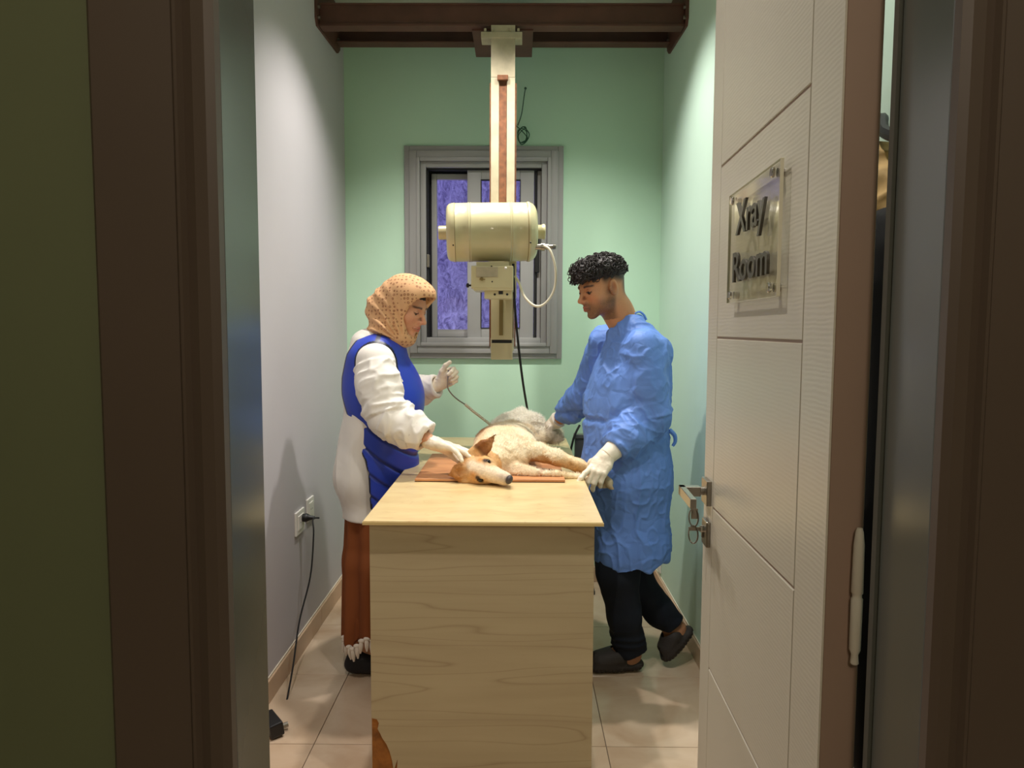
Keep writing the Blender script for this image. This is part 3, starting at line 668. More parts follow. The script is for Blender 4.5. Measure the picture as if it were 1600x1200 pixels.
# apron hanging on the right wall behind the door
# downlight fittings
for (x, y, z, e_) in LAMPS:
    lab = 'round recessed ceiling downlight, %s, %s' % ('near the doorway' if y < 2 else 'above the table', 'left side' if x < 0 else 'right side')
    t = thing('downlight', lab, 'ceiling light', (x, y, ZC-0.005))
    B().lathe((x, y, ZC), (0, 0, -1), [(0, 0.045), (0.006, 0.052), (0.008, 0.050), (0.004, 0.044)], 28).done('bezel', M['white_plastic'], t, smooth=True)
# ------------------------------------------------------------------ sculpting kit: distance fields -> one continuous surface
V3 = lambda p: np.array(p, dtype=np.float32)
def smin(a, b, k):
    if k <= 0: return np.minimum(a, b)
    h = np.clip(0.5+0.5*(b-a)/k, 0, 1); return b+(a-b)*h-k*h*(1-h)
_rs = np.random.RandomState(11); _perm = _rs.permutation(256).astype(np.int64); _val = _rs.rand(256).astype(np.float32)
def vnoise(P, sc=1.0, seed=0):
    Q = np.asarray(P, dtype=np.float64)*sc+seed*17.31+1000.0
    I = np.floor(Q).astype(np.int64); f = Q-I; f = f*f*(3-2*f)
    def hsh(dx, dy, dz): return _val[_perm[(_perm[(_perm[(I[:, 0]+dx) & 255]+I[:, 1]+dy) & 255]+I[:, 2]+dz) & 255]]
    out = 0
    for dx in (0, 1):
        wx_ = f[:, 0] if dx else 1-f[:, 0]
        for dy in (0, 1):
            wy_ = f[:, 1] if dy else 1-f[:, 1]
            for dz in (0, 1):
                wz_ = f[:, 2] if dz else 1-f[:, 2]
                out = out+wx_*wy_*wz_*hsh(dx, dy, dz)
    return out
def ridge(P, sc, seed=0, p=2.0):
    n = vnoise(P, sc, seed); return (1-np.abs(2*n-1))**p
class Frame:
    """x forward, y left, z up; s scales"""
    def __init__(s, o, fw, up, sc=1.0):
        s.o = Vector(o); f = Vector(fw).normalized(); l = Vector(up).cross(f).normalized(); u = f.cross(l)
        s.f, s.l, s.u, s.s = f, l, u, sc
        s.M = np.array([[f.x, l.x, u.x], [f.y, l.y, u.y], [f.z, l.z, u.z]])
    def p(s, x, y, z): return s.o+(s.f*x+s.l*y+s.u*z)*s.s
    def loc(s, P): return ((P-np.array(s.o)) @ s.M)/s.s
class SDF:
    def __init__(s, lo, hi, h):
        s.h = h; s.lo = np.array(lo, float); n = np.ceil((np.array(hi)-s.lo)/h).astype(int)+1
        s.ax = [(s.lo[i]+np.arange(n[i])*h).astype(np.float32) for i in range(3)]
        s.F = np.full(n, 9.0, np.float32)
    def blk(s, lo, hi, m):
        sl = []
        for i in range(3):
            a = int(max(0, math.floor((lo[i]-m-s.lo[i])/s.h))); b = int(min(len(s.ax[i]), math.ceil((hi[i]+m-s.lo[i])/s.h)+1))
            if b <= a: return None
            sl.append(slice(a, b))
        return tuple(sl)
    def grid(s, sl): return np.meshgrid(s.ax[0][sl[0]], s.ax[1][sl[1]], s.ax[2][sl[2]], indexing='ij', sparse=True)
    def put(s, sl, d, k, op):
        if op > 0: s.F[sl] = smin(s.F[sl], d, k)
        else: s.F[sl] = -smin(-s.F[sl], d, k)
    def cone(s, a, b, ra, rb, k=0.02, op=1, flat=None):
        a, b = V3(a), V3(b); rm = max(ra, rb); fl = 1.0
        if flat is not None: n, fl = V3(Vector(flat[0]).normalized()), flat[1]
        m = rm*max(1, fl)+k+3*s.h; sl = s.blk(np.minimum(a, b), np.maximum(a, b), m)
        if sl is None: return s
        X, Y, Z = s.grid(sl); px, py, pz = X-a[0], Y-a[1], Z-a[2]; c = b-a
        if flat is not None:
            cn = float(np.dot(c, n)); q = (px*n[0]+py*n[1]+pz*n[2]); cc = float(np.dot(c, c))+1e-9
            t0 = np.clip((px*c[0]+py*c[1]+pz*c[2])/cc, 0, 1)
            q = (q-t0*cn)*(1/fl-1); px, py, pz = px+q*n[0], py+q*n[1], pz+q*n[2]
        cc = float(np.dot(c, c))+1e-9
        t = np.clip((px*c[0]+py*c[1]+pz*c[2])/cc, 0, 1)
        d = np.sqrt((px-t*c[0])**2+(py-t*c[1])**2+(pz-t*c[2])**2)-(ra+t*(rb-ra))
        if flat is not None and fl < 1: d = d*(0.5+0.5*fl)
        s.put(sl, d, k, op); return s
    def chain(s, pts, rs, k=0.02, op=1, flat=None):
        for i in range(len(pts)-1): s.cone(pts[i], pts[i+1], rs[i], rs[i+1], k, op, flat)
        return s
    def ell(s, c, r, fr=None, k=0.02, op=1):
        c = V3(c); rm = max(r); sl = s.blk(c, c, rm+k+3*s.h)
        if sl is None: return s
        X, Y, Z = s.grid(sl); x, y, z = X-c[0], Y-c[1], Z-c[2]
        if fr is not None:
            f, l, u = fr.f, fr.l, fr.u
            x, y, z = x*f.x+y*f.y+z*f.z, x*l.x+y*l.y+z*l.z, x*u.x+y*u.y+z*u.z
        k0 = np.sqrt((x/r[0])**2+(y/r[1])**2+(z/r[2])**2); k1 = np.sqrt((x/r[0]**2)**2+(y/r[1]**2)**2+(z/r[2]**2)**2)+1e-6
        s.put(sl, k0*(k0-1)/k1, k, op); return s
    def fell(s, fr, c, r, k=0.02, op=1): return s.ell(fr.p(*c), tuple(v*fr.s for v in r), fr, k*fr.s, op)
    def fcone(s, fr, a, b, ra, rb, k=0.02, op=1): return s.cone(fr.p(*a), fr.p(*b), ra*fr.s, rb*fr.s, k*fr.s, op)
    def cut(s, fn, k=0.0):
        """keep where fn(X, Y, Z) < 0"""
        X, Y, Z = s.grid((slice(None),)*3); d = fn(X, Y, Z)+np.zeros_like(s.F)
        s.F = (-smin(-s.F, -d, k)).astype(np.float32) if k else np.maximum(s.F, d).astype(np.float32); return s
    def mesh(s):
        F = s.F; S = F < 0; nx, ny, nz = F.shape
        cnt = np.zeros((nx-1, ny-1, nz-1), np.int8)
        for dx in (0, 1):
            for dy in (0, 1):
                for dz in (0, 1): cnt += S[dx:nx-1+dx, dy:ny-1+dy, dz:nz-1+dz]
        act = (cnt > 0) & (cnt < 8); ids = np.argwhere(act); idx = np.full(act.shape, -1, np.int64); idx[act] = np.arange(len(ids))
        C = [(0, 0, 0), (1, 0, 0), (0, 1, 0), (1, 1, 0), (0, 0, 1), (1, 0, 1), (0, 1, 1), (1, 1, 1)]
        val = [F[ids[:, 0]+c[0], ids[:, 1]+c[1], ids[:, 2]+c[2]] for c in C]
        acc = np.zeros((len(ids), 3)); n = np.zeros(len(ids))
        for a in range(8):
            for b in range(a+1, 8):
                if sum(abs(C[a][i]-C[b][i]) for i in range(3)) != 1: continue
                m = (val[a] < 0) != (val[b] < 0); t = np.clip(val[a][m]/(val[a][m]-val[b][m]), 0, 1)[:, None]
                acc[m] += np.array(C[a])+t*(np.array(C[b])-np.array(C[a])); n[m] += 1
        V = s.lo+(ids+acc/n[:, None])*s.h
        Q = []
        for ax_ in range(3):
            o1, o2 = [(1, 2), (2, 0), (0, 1)][ax_]
            A = S.take(range(0, S.shape[ax_]-1), ax_); Bb = S.take(range(1, S.shape[ax_]), ax_)
            e = np.argwhere(A != Bb); e = e[(e[:, o1] > 0) & (e[:, o2] > 0) & (e[:, o1] < S.shape[o1]-1) & (e[:, o2] < S.shape[o2]-1)]
            flip = ~A[e[:, 0], e[:, 1], e[:, 2]]
            def g(d1, d2):
                q = e.copy(); q[:, o1] += d1; q[:, o2] += d2; return idx[q[:, 0], q[:, 1], q[:, 2]]
            q = np.stack([g(-1, -1), g(0, -1), g(0, 0), g(-1, 0)], 1); q[flip] = q[flip][:, ::-1]; Q.append(q)
        return V, np.concatenate(Q)
def edges_of(Q):
    E = np.concatenate([Q[:, [i, (i+1) % 4]] for i in range(4)]); E.sort(axis=1); return np.unique(E, axis=0)
def relax(V, Q, it=1, w=0.5):
    E = edges_of(Q)
    for _ in range(it):
        A = np.zeros_like(V); c = np.zeros(len(V))
        for i in range(3): A[:, i] = np.bincount(E[:, 0], V[E[:, 1], i], len(V))+np.bincount(E[:, 1], V[E[:, 0], i], len(V))
        c = np.bincount(E[:, 0], minlength=len(V))+np.bincount(E[:, 1], minlength=len(V))
        V = V*(1-w)+w*A/np.maximum(c, 1)[:, None]
    return V
def normals(V, Q):
    N = np.cross(V[Q[:, 2]]-V[Q[:, 0]], V[Q[:, 3]]-V[Q[:, 1]]); out = np.zeros_like(V)
    for j in range(4):
        for i in range(3): out[:, i] += np.bincount(Q[:, j], N[:, i], len(V))
    return out/np.maximum(np.linalg.norm(out, axis=1), 1e-12)[:, None]
def mk(name, V, Q, material, parent=None, colors=None, label=None, smooth=True, origin=None):
    off = np.array(root_of(parent).location) if parent is not None else (np.array(origin) if origin is not None else np.zeros(3))
    me = bpy.data.meshes.new(name); V = np.asarray(V)-off; k = Q.shape[1]
    me.vertices.add(len(V)); me.vertices.foreach_set('co', V.astype(np.float32).ravel())
    me.loops.add(Q.size); me.loops.foreach_set('vertex_index', Q.astype(np.int32).ravel())
    me.polygons.add(len(Q)); me.polygons.foreach_set('loop_start', (np.arange(len(Q))*k).astype(np.int32)); me.polygons.foreach_set('loop_total', np.full(len(Q), k, np.int32))
    if smooth: me.polygons.foreach_set('use_smooth', np.ones(len(Q), bool))
    me.update(calc_edges=True)
    if colors is not None:
        a = me.color_attributes.new('Col', 'FLOAT_COLOR', 'POINT'); c = np.ones((len(V), 4), np.float32); c[:, :3] = colors; a.data.foreach_set('color', c.ravel())
    me.materials.append(material); o = bpy.data.objects.new(name, me); COL.objects.link(o)
    if parent is not None: o.parent = parent
    elif origin is not None: o.location = origin
    if label: o['label'] = label
    return o
def L3(rgb): return np.array(lin(rgb))
def ss(x, a, b):
    t = np.clip((x-a)/(b-a), 0, 1); return t*t*(3-2*t)
def blend(c, m, rgb): return c*(1-m[:, None])+L3(rgb)[None, :]*m[:, None]
def gauss(P, c, r): return np.exp(-(((P-np.array(c))/np.array(r))**2).sum(1))
def seg_dist(P, a, b):
    a, b = np.array(a), np.array(b); c = b-a; t = np.clip(((P-a) @ c)/(c @ c), 0, 1); return np.linalg.norm(P-a-t[:, None]*c, axis=1), t
def sleeve_folds(V, N, P0, P1, r, step, amp, seed):
    d, t = seg_dist(V, P0, P1)
    w_ = (1-ss(d, r*1.0, r*1.35))*ss(t, 0.0, 0.06)*(1-ss(t, 0.97, 1.0))
    ax_ = np.array((Vector(P1)-Vector(P0)).normalized()); ad_ = ax_+np.array([0.22, 0.1, 0.30]); ad_ /= np.linalg.norm(ad_)
    Pq = V+np.outer((V @ ad_)*1.1, ad_)+0.03*(vnoise(V, 10, seed+9)-0.5)[:, None]
    s = 0.65*ridge(Pq, 0.30/step, seed, 2.0)+0.35*ridge(Pq*0.8+V*0.2, 0.62/step, seed+3, 2.5); return w_*amp*(s-0.30)*1.5
M['skin'] = attr_mat('skin', 0.5, 0.08, 500, sss=0.12, fine=0.05)
M['glove'] = mat('latex_glove', (238, 224, 202), 0.42, var=0.05, vscale=40, bump=0.22, bscale=90)
M['gown'] = attr_mat('gown_fabric', 0.55, 0.10, 400, spec=0.35, crumple=0.55, cscale=15)
M['coat'] = attr_mat('lab_coat_cotton', 0.8, 0.08, 500, spec=0.2, crumple=0.16, cscale=10)
M['apron'] = attr_mat('lead_apron_vinyl', 0.42, 0.05, 200, spec=0.5)
M['skirt'] = attr_mat('skirt_cloth', 0.85, 0.10, 300)
M['trousers'] = attr_mat('trouser_cloth', 0.85, 0.10, 300)
M['fur'] = attr_mat('dog_fur', 0.75, 0.35, 220, sheen=0.0, fine=0.12)
M['hair'] = mat('black_hair', (36, 26, 24), 0.55, var=0.25, vscale=60)
M['eye'] = mat('eye_gloss', (24, 14, 10), 0.08)
M['cuff'] = mat('glove_cuff', (246, 236, 218), 0.6, var=0.03, vscale=30, bump=0.1)
# ------------------------------------------------------------------ head and hand builders
def head(S, f, male=False):
    """f: frame at the centre of the head"""
    S.fell(f, (-0.012, 0, 0.032), (0.094, 0.073, 0.084), 0.0)
    S.fell(f, (0.030, 0, -0.015), (0.060, 0.062, 0.072), 0.03)
    S.fell(f, (0.026, 0, -0.066), (0.054, 0.050+0.004*male, 0.038), 0.03)
    for y in (-1, 1):
        S.fell(f, (0.060, y*0.040, -0.026), (0.022, 0.021, 0.020), 0.025)
        S.fcone(f, (0.0, y*0.050, -0.040), (0.020, y*0.040, -0.078), 0.018, 0.014, 0.02)
    S.fell(f, (0.068, 0, -0.098), (0.020, 0.022, 0.016), 0.018)
    S.fcone(f, (0.079, 0.032, 0.018), (0.079, -0.032, 0.018), 0.009, 0.009, 0.018)
    for y in (-1, 1):
        S.fell(f, (0.093, y*0.031, -0.001), (0.012, 0.018, 0.012), 0.014, -1)
        S.fell(f, (0.073, y*0.031, -0.001), (0.0145, 0.0155, 0.0125), 0.003)
        S.fcone(f, (0.083, y*0.018, -0.0045), (0.080, y*0.046, -0.0035), 0.0022, 0.0022, 0.002)
    S.fcone(f, (0.086, 0, 0.010), (0.110, 0, -0.027), 0.0065, 0.0080, 0.010)
    S.fell(f, (0.112, 0, -0.033), (0.011, 0.0095, 0.009), 0.007)
    for y in (-1, 1): S.fell(f, (0.100, y*0.012, -0.037), (0.010, 0.0062, 0.0072), 0.005)
    S.fcone(f, (0.084, 0, -0.050), (0.086, 0, -0.064), 0.014, 0.014, 0.016)
    for y in (-1, 1):
        S.fcone(f, (0.0985, 0.0, -0.0605), (0.088, y*0.021, -0.064), 0.0055, 0.003, 0.004)
        S.fcone(f, (0.0960, 0.0, -0.0715), (0.088, y*0.019, -0.066), 0.0068, 0.003, 0.004)
    S.fcone(f, (0.108, 0.016, -0.0662), (0.108, -0.016, -0.0662), 0.0095, 0.0095, 0.003, -1) if False else None
    for y in (-1, 1):
        S.fell(f, (-0.006, y*0.077, -0.004), (0.020, 0.010, 0.033), 0.004)
        S.fell(f, (-0.001, y*0.088, 0.000), (0.0115, 0.010, 0.021), 0.003, -1); S.fell(f, (0.012, y*0.080, -0.008), (0.006, 0.005, 0.007), 0.004)
def head_colors(P, f, c, male):
    q = f.loc(P); aq = q.copy(); aq[:, 1] = np.abs(q[:, 1])
    c = blend(c, 0.28*gauss(aq, (0.075, 0.042, -0.032), (0.03, 0.022, 0.02)), (205, 118, 92))
    c = blend(c, 0.35*gauss(aq, (0.107, 0, -0.034), (0.014, 0.014, 0.014)), (205, 120, 96))
    lip = np.maximum(gauss(aq, (0.098, 0.0, -0.0605), (0.02, 0.016, 0.0048)), gauss(aq, (0.096, 0, -0.0715), (0.02, 0.014, 0.0055)))
    c = blend(c, np.clip(lip*1.2, 0, 0.85), (170, 84, 74))
    c = blend(c, 0.9*(np.abs(q[:, 2]+0.0662+0.10*0*aq[:, 1]) < 0.0013)*(aq[:, 1] < 0.022)*(q[:, 0] > 0.08), (96, 44, 40))
    brow = ss(aq[:, 1], 0.010, 0.017)*(1-ss(aq[:, 1], 0.046, 0.054))*np.exp(-((q[:, 2]-(0.0205-0.10*np.abs(aq[:, 1]-0.032)))/0.0042)**2)*(q[:, 0] > 0.04)
    c = blend(c, np.clip(brow*1.2, 0, 0.92), (40, 26, 22) if male else (62, 40, 32))
    lash = np.exp(-((q[:, 2]+0.0060-2.2*(aq[:, 1]-0.031)**2*6)/0.0022)**2)*(np.abs(aq[:, 1]-0.031) < 0.016)*(q[:, 0] > 0.062)
    c = blend(c, np.clip(lash*1.3, 0, 0.95), (26, 16, 14))
    lid = gauss(aq, (0.085, 0.031, 0.004), (0.02, 0.017, 0.009)); c = blend(c, 0.35*lid, (130, 78, 60))
    if male:
        bd = ss(-q[:, 2], 0.030, 0.060)*(1-ss(q[:, 0], 0.095, 0.11))*(q[:, 2] > -0.13)*ss(q[:, 0]+0.02, 0.0, 0.02)
        sb = gauss(aq, (0.010, 0.068, -0.02), (0.018, 0.03, 0.035))
        chk = gauss(aq, (0.07, 0.045, -0.045), (0.025, 0.022, 0.02))
        n = 0.6+0.4*vnoise(P, 420, 3)
        c = blend(c, np.clip((0.80*np.clip(bd*(1-0.75*chk), 0, 1)+0.75*sb)*n*(1-0.7*np.clip(lip, 0, 1)), 0, 0.8), (74, 54, 40))
        mu = gauss(aq, (0.094, 0.008, -0.050), (0.02, 0.018, 0.007)); c = blend(c, 0.35*mu*n, (74, 54, 42))
        fade = ss(q[:, 2]+0.25*(q[:, 0] < -0.02)*np.clip(-q[:, 0]-0.02, 0, 1), 0.004, 0.040)*(1-ss(q[:, 0], 0.022, 0.045))*(1-np.clip(2*gauss(aq, (-0.006, 0.08, -0.004), (0.018, 0.015, 0.03)), 0, 1))
        back = ss(-q[:, 0], 0.045, 0.085)*ss(q[:, 2], -0.065, -0.01)
        c = blend(c, np.clip(np.maximum(fade, back)*(0.85+0.15*n), 0, 0.95), (34, 26, 24))
        c = blend(c, 0.5*gauss(aq, (0.0, 0.082, -0.002), (0.010, 0.012, 0.014)), (150, 70, 55))
    return c
def hand(S, w, d, n, s, curls, spread=(4, 1, -3, -8), sc=1.0, inf=0.0, thumb=None, finger_off=None):
    """w wrist, d towards the fingers, n out of the palm, s towards the thumb; curls: 4 tuples of joint angles"""
    d = Vector(d).normalized(); n = Vector(n); n = (n-d*n.dot(d)).normalized(); sd = d.cross(n); s = sd if sd.dot(Vector(s)) > 0 else -sd
    w = Vector(w); P = lambda x, y, z: w+(d*x+s*y+n*z)*sc
    kn = [(0.084, 0.027, 0.0), (0.089, 0.009, -0.002), (0.085, -0.010, -0.001), (0.076, -0.027, 0.002)]
    for i, (x, y, z) in enumerate(kn):
        S.cone(P(0.002, y*0.62, 0.002), P(x*0.55, y*0.9, 0.001), (0.0145+inf)*sc, (0.0135+inf)*sc, 0.016*sc)
        S.cone(P(x*0.55, y*0.9, 0.001), P(x, y, z), (0.0135+inf)*sc, (0.0108+inf)*sc, 0.012*sc)
    S.cone(P(0.015, 0.014, 0.006), P(0.050, 0.026, 0.010), (0.016+inf)*sc, (0.014+inf)*sc, 0.014*sc)
    ln = [(0.041, 0.025, 0.020), (0.045, 0.029, 0.021), (0.042, 0.027, 0.020), (0.033, 0.020, 0.018)]
    for i in range(4):
        p = P(*kn[i]); a = 0; sp = R(spread[i]); r = [0.0100, 0.0090, 0.0082, 0.0072]
        if i == 3: r = [v*0.88 for v in r]
        fd = d*math.cos(sp)+s*math.sin(sp)
        for j in range(3):
            a += R(curls[i][j]); q = p+(fd*math.cos(a)+n*math.sin(a))*ln[i][j]*sc
            S.cone(p, q, (r[j]+inf)*sc, (r[j+1]+inf)*sc, 0.0035*sc if j else 0.006*sc); p = q
    th = thumb or [(0.018, 0.020, 0.010), (0.048, 0.046, 0.016), (0.075, 0.056, 0.020), (0.097, 0.058, 0.022)]
    rr = [0.015, 0.0125, 0.0105, 0.0085]
    for j in range(3): S.cone(P(*th[j]), P(*th[j+1]), (rr[j]+inf)*sc, (rr[j+1]+inf)*sc, 0.006*sc)
# ------------------------------------------------------------------ the dog
def build_dog():
    root = thing('dog', 'pale tan and white dog lying on its side on the table', 'dog', (-0.05, 2.9, BZ))
    E = Vector((-0.1275, 2.525, 0.908))
    m = Vector((0.74, -0.66, -0.10)).normalized(); l = Vector((0.48, 0.20, 0.86)); l = (l-m*l.dot(m)).normalized()
    f = Frame(E, m, m.cross(l))           # x muzzle, y lateral (upwards), z dorsal (towards the viewer)
    if f.l.dot(l) < 0: print('flip'); 
    C = f.p(-0.035, 0, -0.030); f = Frame(C, m, f.u)
    S = SDF((-0.33, 2.36, BZ-0.06), (0.42, 3.60, 1.07), 0.0042)
    # trunk
    S.ell((-0.045, 2.87, 0.930), (0.125, 0.17, 0.070), None, 0.0)
    S.ell((-0.055, 3.02, 0.930), (0.120, 0.16, 0.068), None, 0.05)
    S.ell((-0.025, 3.18, 0.925), (0.105, 0.15, 0.062), None, 0.05)
    S.ell((-0.015, 3.36, 0.930), (0.115, 0.12, 0.068), None, 0.05)
    S.ell((0.005, 3.40, 0.945), (0.090, 0.10, 0.062), None, 0.03)
    # chest and neck
    S.ell(at(792, 722, 2.74), (0.075, 0.075, 0.050), None, 0.04)
    S.cone((-0.075, 2.80, 0.935), f.p(-0.045, 0, -0.025), 0.074, 0.052, 0.05)
    S.cone(at(785, 715, 2.72), f.p(-0.02, 0.0, -0.035), 0.048, 0.040, 0.03)
    # skull
    S.fell(f, (-0.006, 0, -0.006), (0.072, 0.055, 0.046), 0.02)
    S.fell(f, (0.0, 0.026, -0.030), (0.046, 0.032, 0.034), 0.02); S.fell(f, (0.0, -0.026, -0.030), (0.046, 0.032, 0.034), 0.02)
    S.fcone(f, (0.030, 0, 0.002), (0.075, 0, -0.008), 0.036, 0.026, 0.02)
    S.fcone(f, (0.075, 0, -0.008), (0.122, 0, -0.012), 0.0275, 0.0225, 0.012)
    S.fcone(f, (0.020, 0, -0.040), (0.112, 0, -0.036), 0.024, 0.013, 0.012)
    for y in (-1, 1):
        S.fell(f, (0.030, y*0.028, 0.020), (0.020, 0.015, 0.012), 0.012)
        S.fell(f, (0.106, y*0.012, -0.020), (0.024, 0.012, 0.013), 0.008)
        S.fell(f, (0.038, y*0.033, 0.016), (0.013, 0.008, 0.010), 0.006, -1)
    S.fell(f, (0.142, 0, -0.004), (0.011, 0.0135, 0.0105), 0.005)
    for y in (-1, 1): S.fell(f, (0.152, y*0.007, -0.006), (0.006, 0.0035, 0.0035), 0.002, -1)
    S.fcone(f, (0.05, 0.03, -0.0285), (0.135, 0.012, -0.0275), 0.0022, 0.0022, 0.003, -1); S.fcone(f, (0.05, -0.03, -0.0285), (0.135, -0.012, -0.0275), 0.0022, 0.0022, 0.003, -1)
    # ears: leaves thinned across
    def ear(base, mid, tip, rb, rm_, nrm, cup):
        b_, m_, t_ = Vector(base), Vector(mid), Vector(tip)
        S.cone(b_, m_, rb, rm_, 0.008, flat=(nrm, 0.30)); S.cone(m_, t_, rm_, 0.004, 0.006, flat=(nrm, 0.35))
        S.cone(b_+(m_-b_)*0.25+cup, m_+(t_-m_)*0.55+cup, rb*0.60, 0.006, 0.004, -1, flat=(nrm, 0.45))
    e0 = f.p(-0.030, 0.042, 0.016); e2 = at(774, 679, 2.60); e1 = e0.lerp(e2, 0.45)+Vector((0.004, -0.004, 0.002))
    ear(e0, e1, e2, 0.033, 0.026, Vector((-0.25, -0.95, 0.1)), Vector((0.004, -0.011, 0)))
    g0 = f.p(-0.040, -0.038, 0.014); g2 = at(700, 743, 2.585); g1 = at(716, 736, 2.565)
    ear(g0, g1, g2, 0.034, 0.028, Vector((-0.25, -0.85, 0.5)), Vector((0.0, -0.020, 0.010)))
    # fore legs
    A = [at(796, 700, 2.85), at(815, 701, 2.80), at(835, 705, 2.77), at(870, 715, 2.74), at(905, 728, 2.72), at(926, 739, 2.715)]
    S.chain(A, [0.062, 0.046, 0.034, 0.029, 0.0235, 0.019], 0.02)
    S.chain([A[-1], at(940, 747, 2.71), at(950, 754, 2.70)], [0.018, 0.020, 0.020], 0.012)
    for k in range(3): S.cone(at(946+k*1.5, 751, 2.69+0.015*k), at(956-k*1, 764-k, 2.682+0.018*k), 0.011, 0.0085, 0.003)
    Bl = [at(800, 734, 2.68), at(835, 738, 2.645), at(870, 742, 2.64), at(903, 746, 2.66), at(928, 751, 2.70)]
    S.chain(Bl, [0.034, 0.016, 0.013, 0.0125, 0.013], 0.012)
    S.cone(Bl[-1], at(941, 757, 2.70), 0.014, 0.015, 0.01)
    # hind legs
    H = [Vector((0.015, 3.38, 0.945)), at(836, 666, 3.30), at(852, 676, 3.28), at(862, 681, 3.31)]
    S.chain(H, [0.070, 0.042, 0.022, 0.018], 0.03)
    S.chain([at(855, 678, 3.28), at(846, 684, 3.22), at(836, 689, 3.17)], [0.018, 0.018, 0.020], 0.012)
    S.cone(at(838, 687, 3.17), at(830, 691, 3.14), 0.018, 0.013, 0.01)
    S.chain([Vector((0.02, 3.40, 0.905)), at(838, 682, 3.36), at(858, 681, 3.36), at(874, 680, 3.36)], [0.05, 0.025, 0.019, 0.019], 0.02)
    S.cone(at(864, 686, 3.30), at(878, 687, 3.30), 0.017, 0.014, 0.008)
    # tail tucked behind the rump
    S.chain([Vector((-0.08, 3.42, 0.91)), Vector((-0.12, 3.50, 0.90)), Vector((-0.08, 3.56, 0.895))], [0.03, 0.022, 0.014], 0.02)
    S.cut(lambda X, Y, Z: (np.where((X < 0.169) & (Y > 2.576) & (Y < 3.109), BZ, np.where((X < TX1+0.002) & (Y > TY0), TH+0.0005, -1.0))-Z)+0*X)
    V, Q = S.mesh(); V = relax(V, Q, 1); N = normals(V, Q)
    hd = f.loc(V); onhead = np.linalg.norm(hd/np.array([0.13, 0.09, 0.09]), axis=1) < 1.15
    shag = np.where(onhead, 0.15, 1.0)*(1-ss(V[:, 0], 0.10, 0.17)*(V[:, 1] < 3.0)*0.7)
    fl_ = 0.0042*(ridge(V, 38, 1)-0.4)+0.0075*(vnoise(V, 24, 2)-0.5)
    far = ss(V[:, 1], 3.12, 3.25)
    V = V+N*(shag*(1+1.6*far)*fl_)[:, None]
    V[:, 2] = np.maximum(V[:, 2], np.where((V[:, 0] < 0.169) & (V[:, 1] > 2.576), BZ, np.where(V[:, 0] < TX1+0.002, TH+0.0005, -1)))
    # colours of the coat
    c = np.repeat(L3((236, 220, 188))[None], len(V), 0)
    n1 = vnoise(V, 14, 5); n2 = vnoise(V, 40, 6)
    c = blend(c, ss(V[:, 1], 3.18, 3.28)*0.9, (250, 242, 226))
    c = blend(c, 0.45*ss(n1, 0.45, 0.75)*(1-far), (214, 172, 112))
    c = blend(c, 0.95*gauss(V, (-0.150, 2.98, 0.985), (0.055, 0.10, 0.05)), (150, 98, 52))
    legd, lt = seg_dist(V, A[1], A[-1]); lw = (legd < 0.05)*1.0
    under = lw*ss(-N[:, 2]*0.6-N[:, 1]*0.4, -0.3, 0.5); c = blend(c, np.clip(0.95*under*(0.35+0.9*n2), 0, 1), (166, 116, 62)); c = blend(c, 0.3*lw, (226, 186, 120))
    bd_, bt = seg_dist(V, Bl[1], Bl[-1]); c = blend(c, 0.75*(bd_ < 0.022)*ss(bt, 0.0, 0.1), (206, 166, 142)); c = blend(c, 0.5*(bd_ < 0.022)*gauss(V, at(862, 738, 2.62), (0.03, 0.03, 0.012)), (124, 100, 84))
    c = blend(c, 0.9*gauss(V, at(800, 735, 2.66), (0.07, 0.06, 0.035)), (240, 224, 196))
    c = blend(c, 0.75*ss(n2, 0.45, 0.75)*gauss(V, (0.00, 2.76, 0.92), (0.09, 0.09, 0.07)), (186, 140, 80))
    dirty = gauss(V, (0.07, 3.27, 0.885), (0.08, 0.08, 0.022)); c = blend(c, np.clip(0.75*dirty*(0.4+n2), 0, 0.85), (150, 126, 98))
    c = blend(c, 0.6*(V[:, 0] > 0.125)*(V[:, 1] > 3.1), (176, 156, 126))
    c = blend(c, 0.75*(V[:, 0] > 0.29)*(V[:, 1] < 2.8)*(0.5+0.6*n2), (120, 86, 44))
    # head markings
    a1 = np.abs(hd[:, 1])
    hm = onhead*1.0
    c = blend(c, hm*0.85, (222, 168, 102))
    c = blend(c, hm*np.clip(1.5*np.exp(-(hd[:, 1]/0.020)**2)*ss(hd[:, 0], -0.05, 0.0)*(hd[:, 2] > -0.03), 0, 0.92), (244, 226, 200))
    c = blend(c, hm*ss(hd[:, 0], 0.060, 0.085)*0.9, (242, 220, 192))
    c = blend(c, hm*0.7*gauss(hd, (-0.05, -0.03, 0.01), (0.03, 0.04, 0.06)), (140, 84, 34))
    c = blend(c, hm*0.8*np.exp(-((a1-0.030)/0.015)**2-((hd[:, 0]-0.018)/0.020)**2)*(hd[:, 2] > 0), (206, 138, 66))
    c = blend(c, hm*np.clip(1.6*np.exp(-((a1-0.034)/0.0075)**2-((hd[:, 0]-0.038)/0.0095)**2)*(hd[:, 2] > -0.01), 0, 0.95), (44, 28, 20))
    c = blend(c, hm*0.5*gauss(hd, (0.12, 0.0, 0.008), (0.02, 0.014, 0.02)), (150, 126, 108))
    c = blend(c, hm*np.clip(2.4*gauss(hd, (0.150, 0, -0.004), (0.016, 0.015, 0.013)), 0, 1), (58, 48, 46))
    mouth = hm*(np.abs(hd[:, 2]+0.028) < 0.003)*(hd[:, 0] > 0.05); c = blend(c, 0.9*mouth, (50, 32, 26))
    c = blend(c, hm*0.8*(hd[:, 2] < -0.028)*ss(hd[:, 0], 0.085, 0.11), (90, 66, 44))
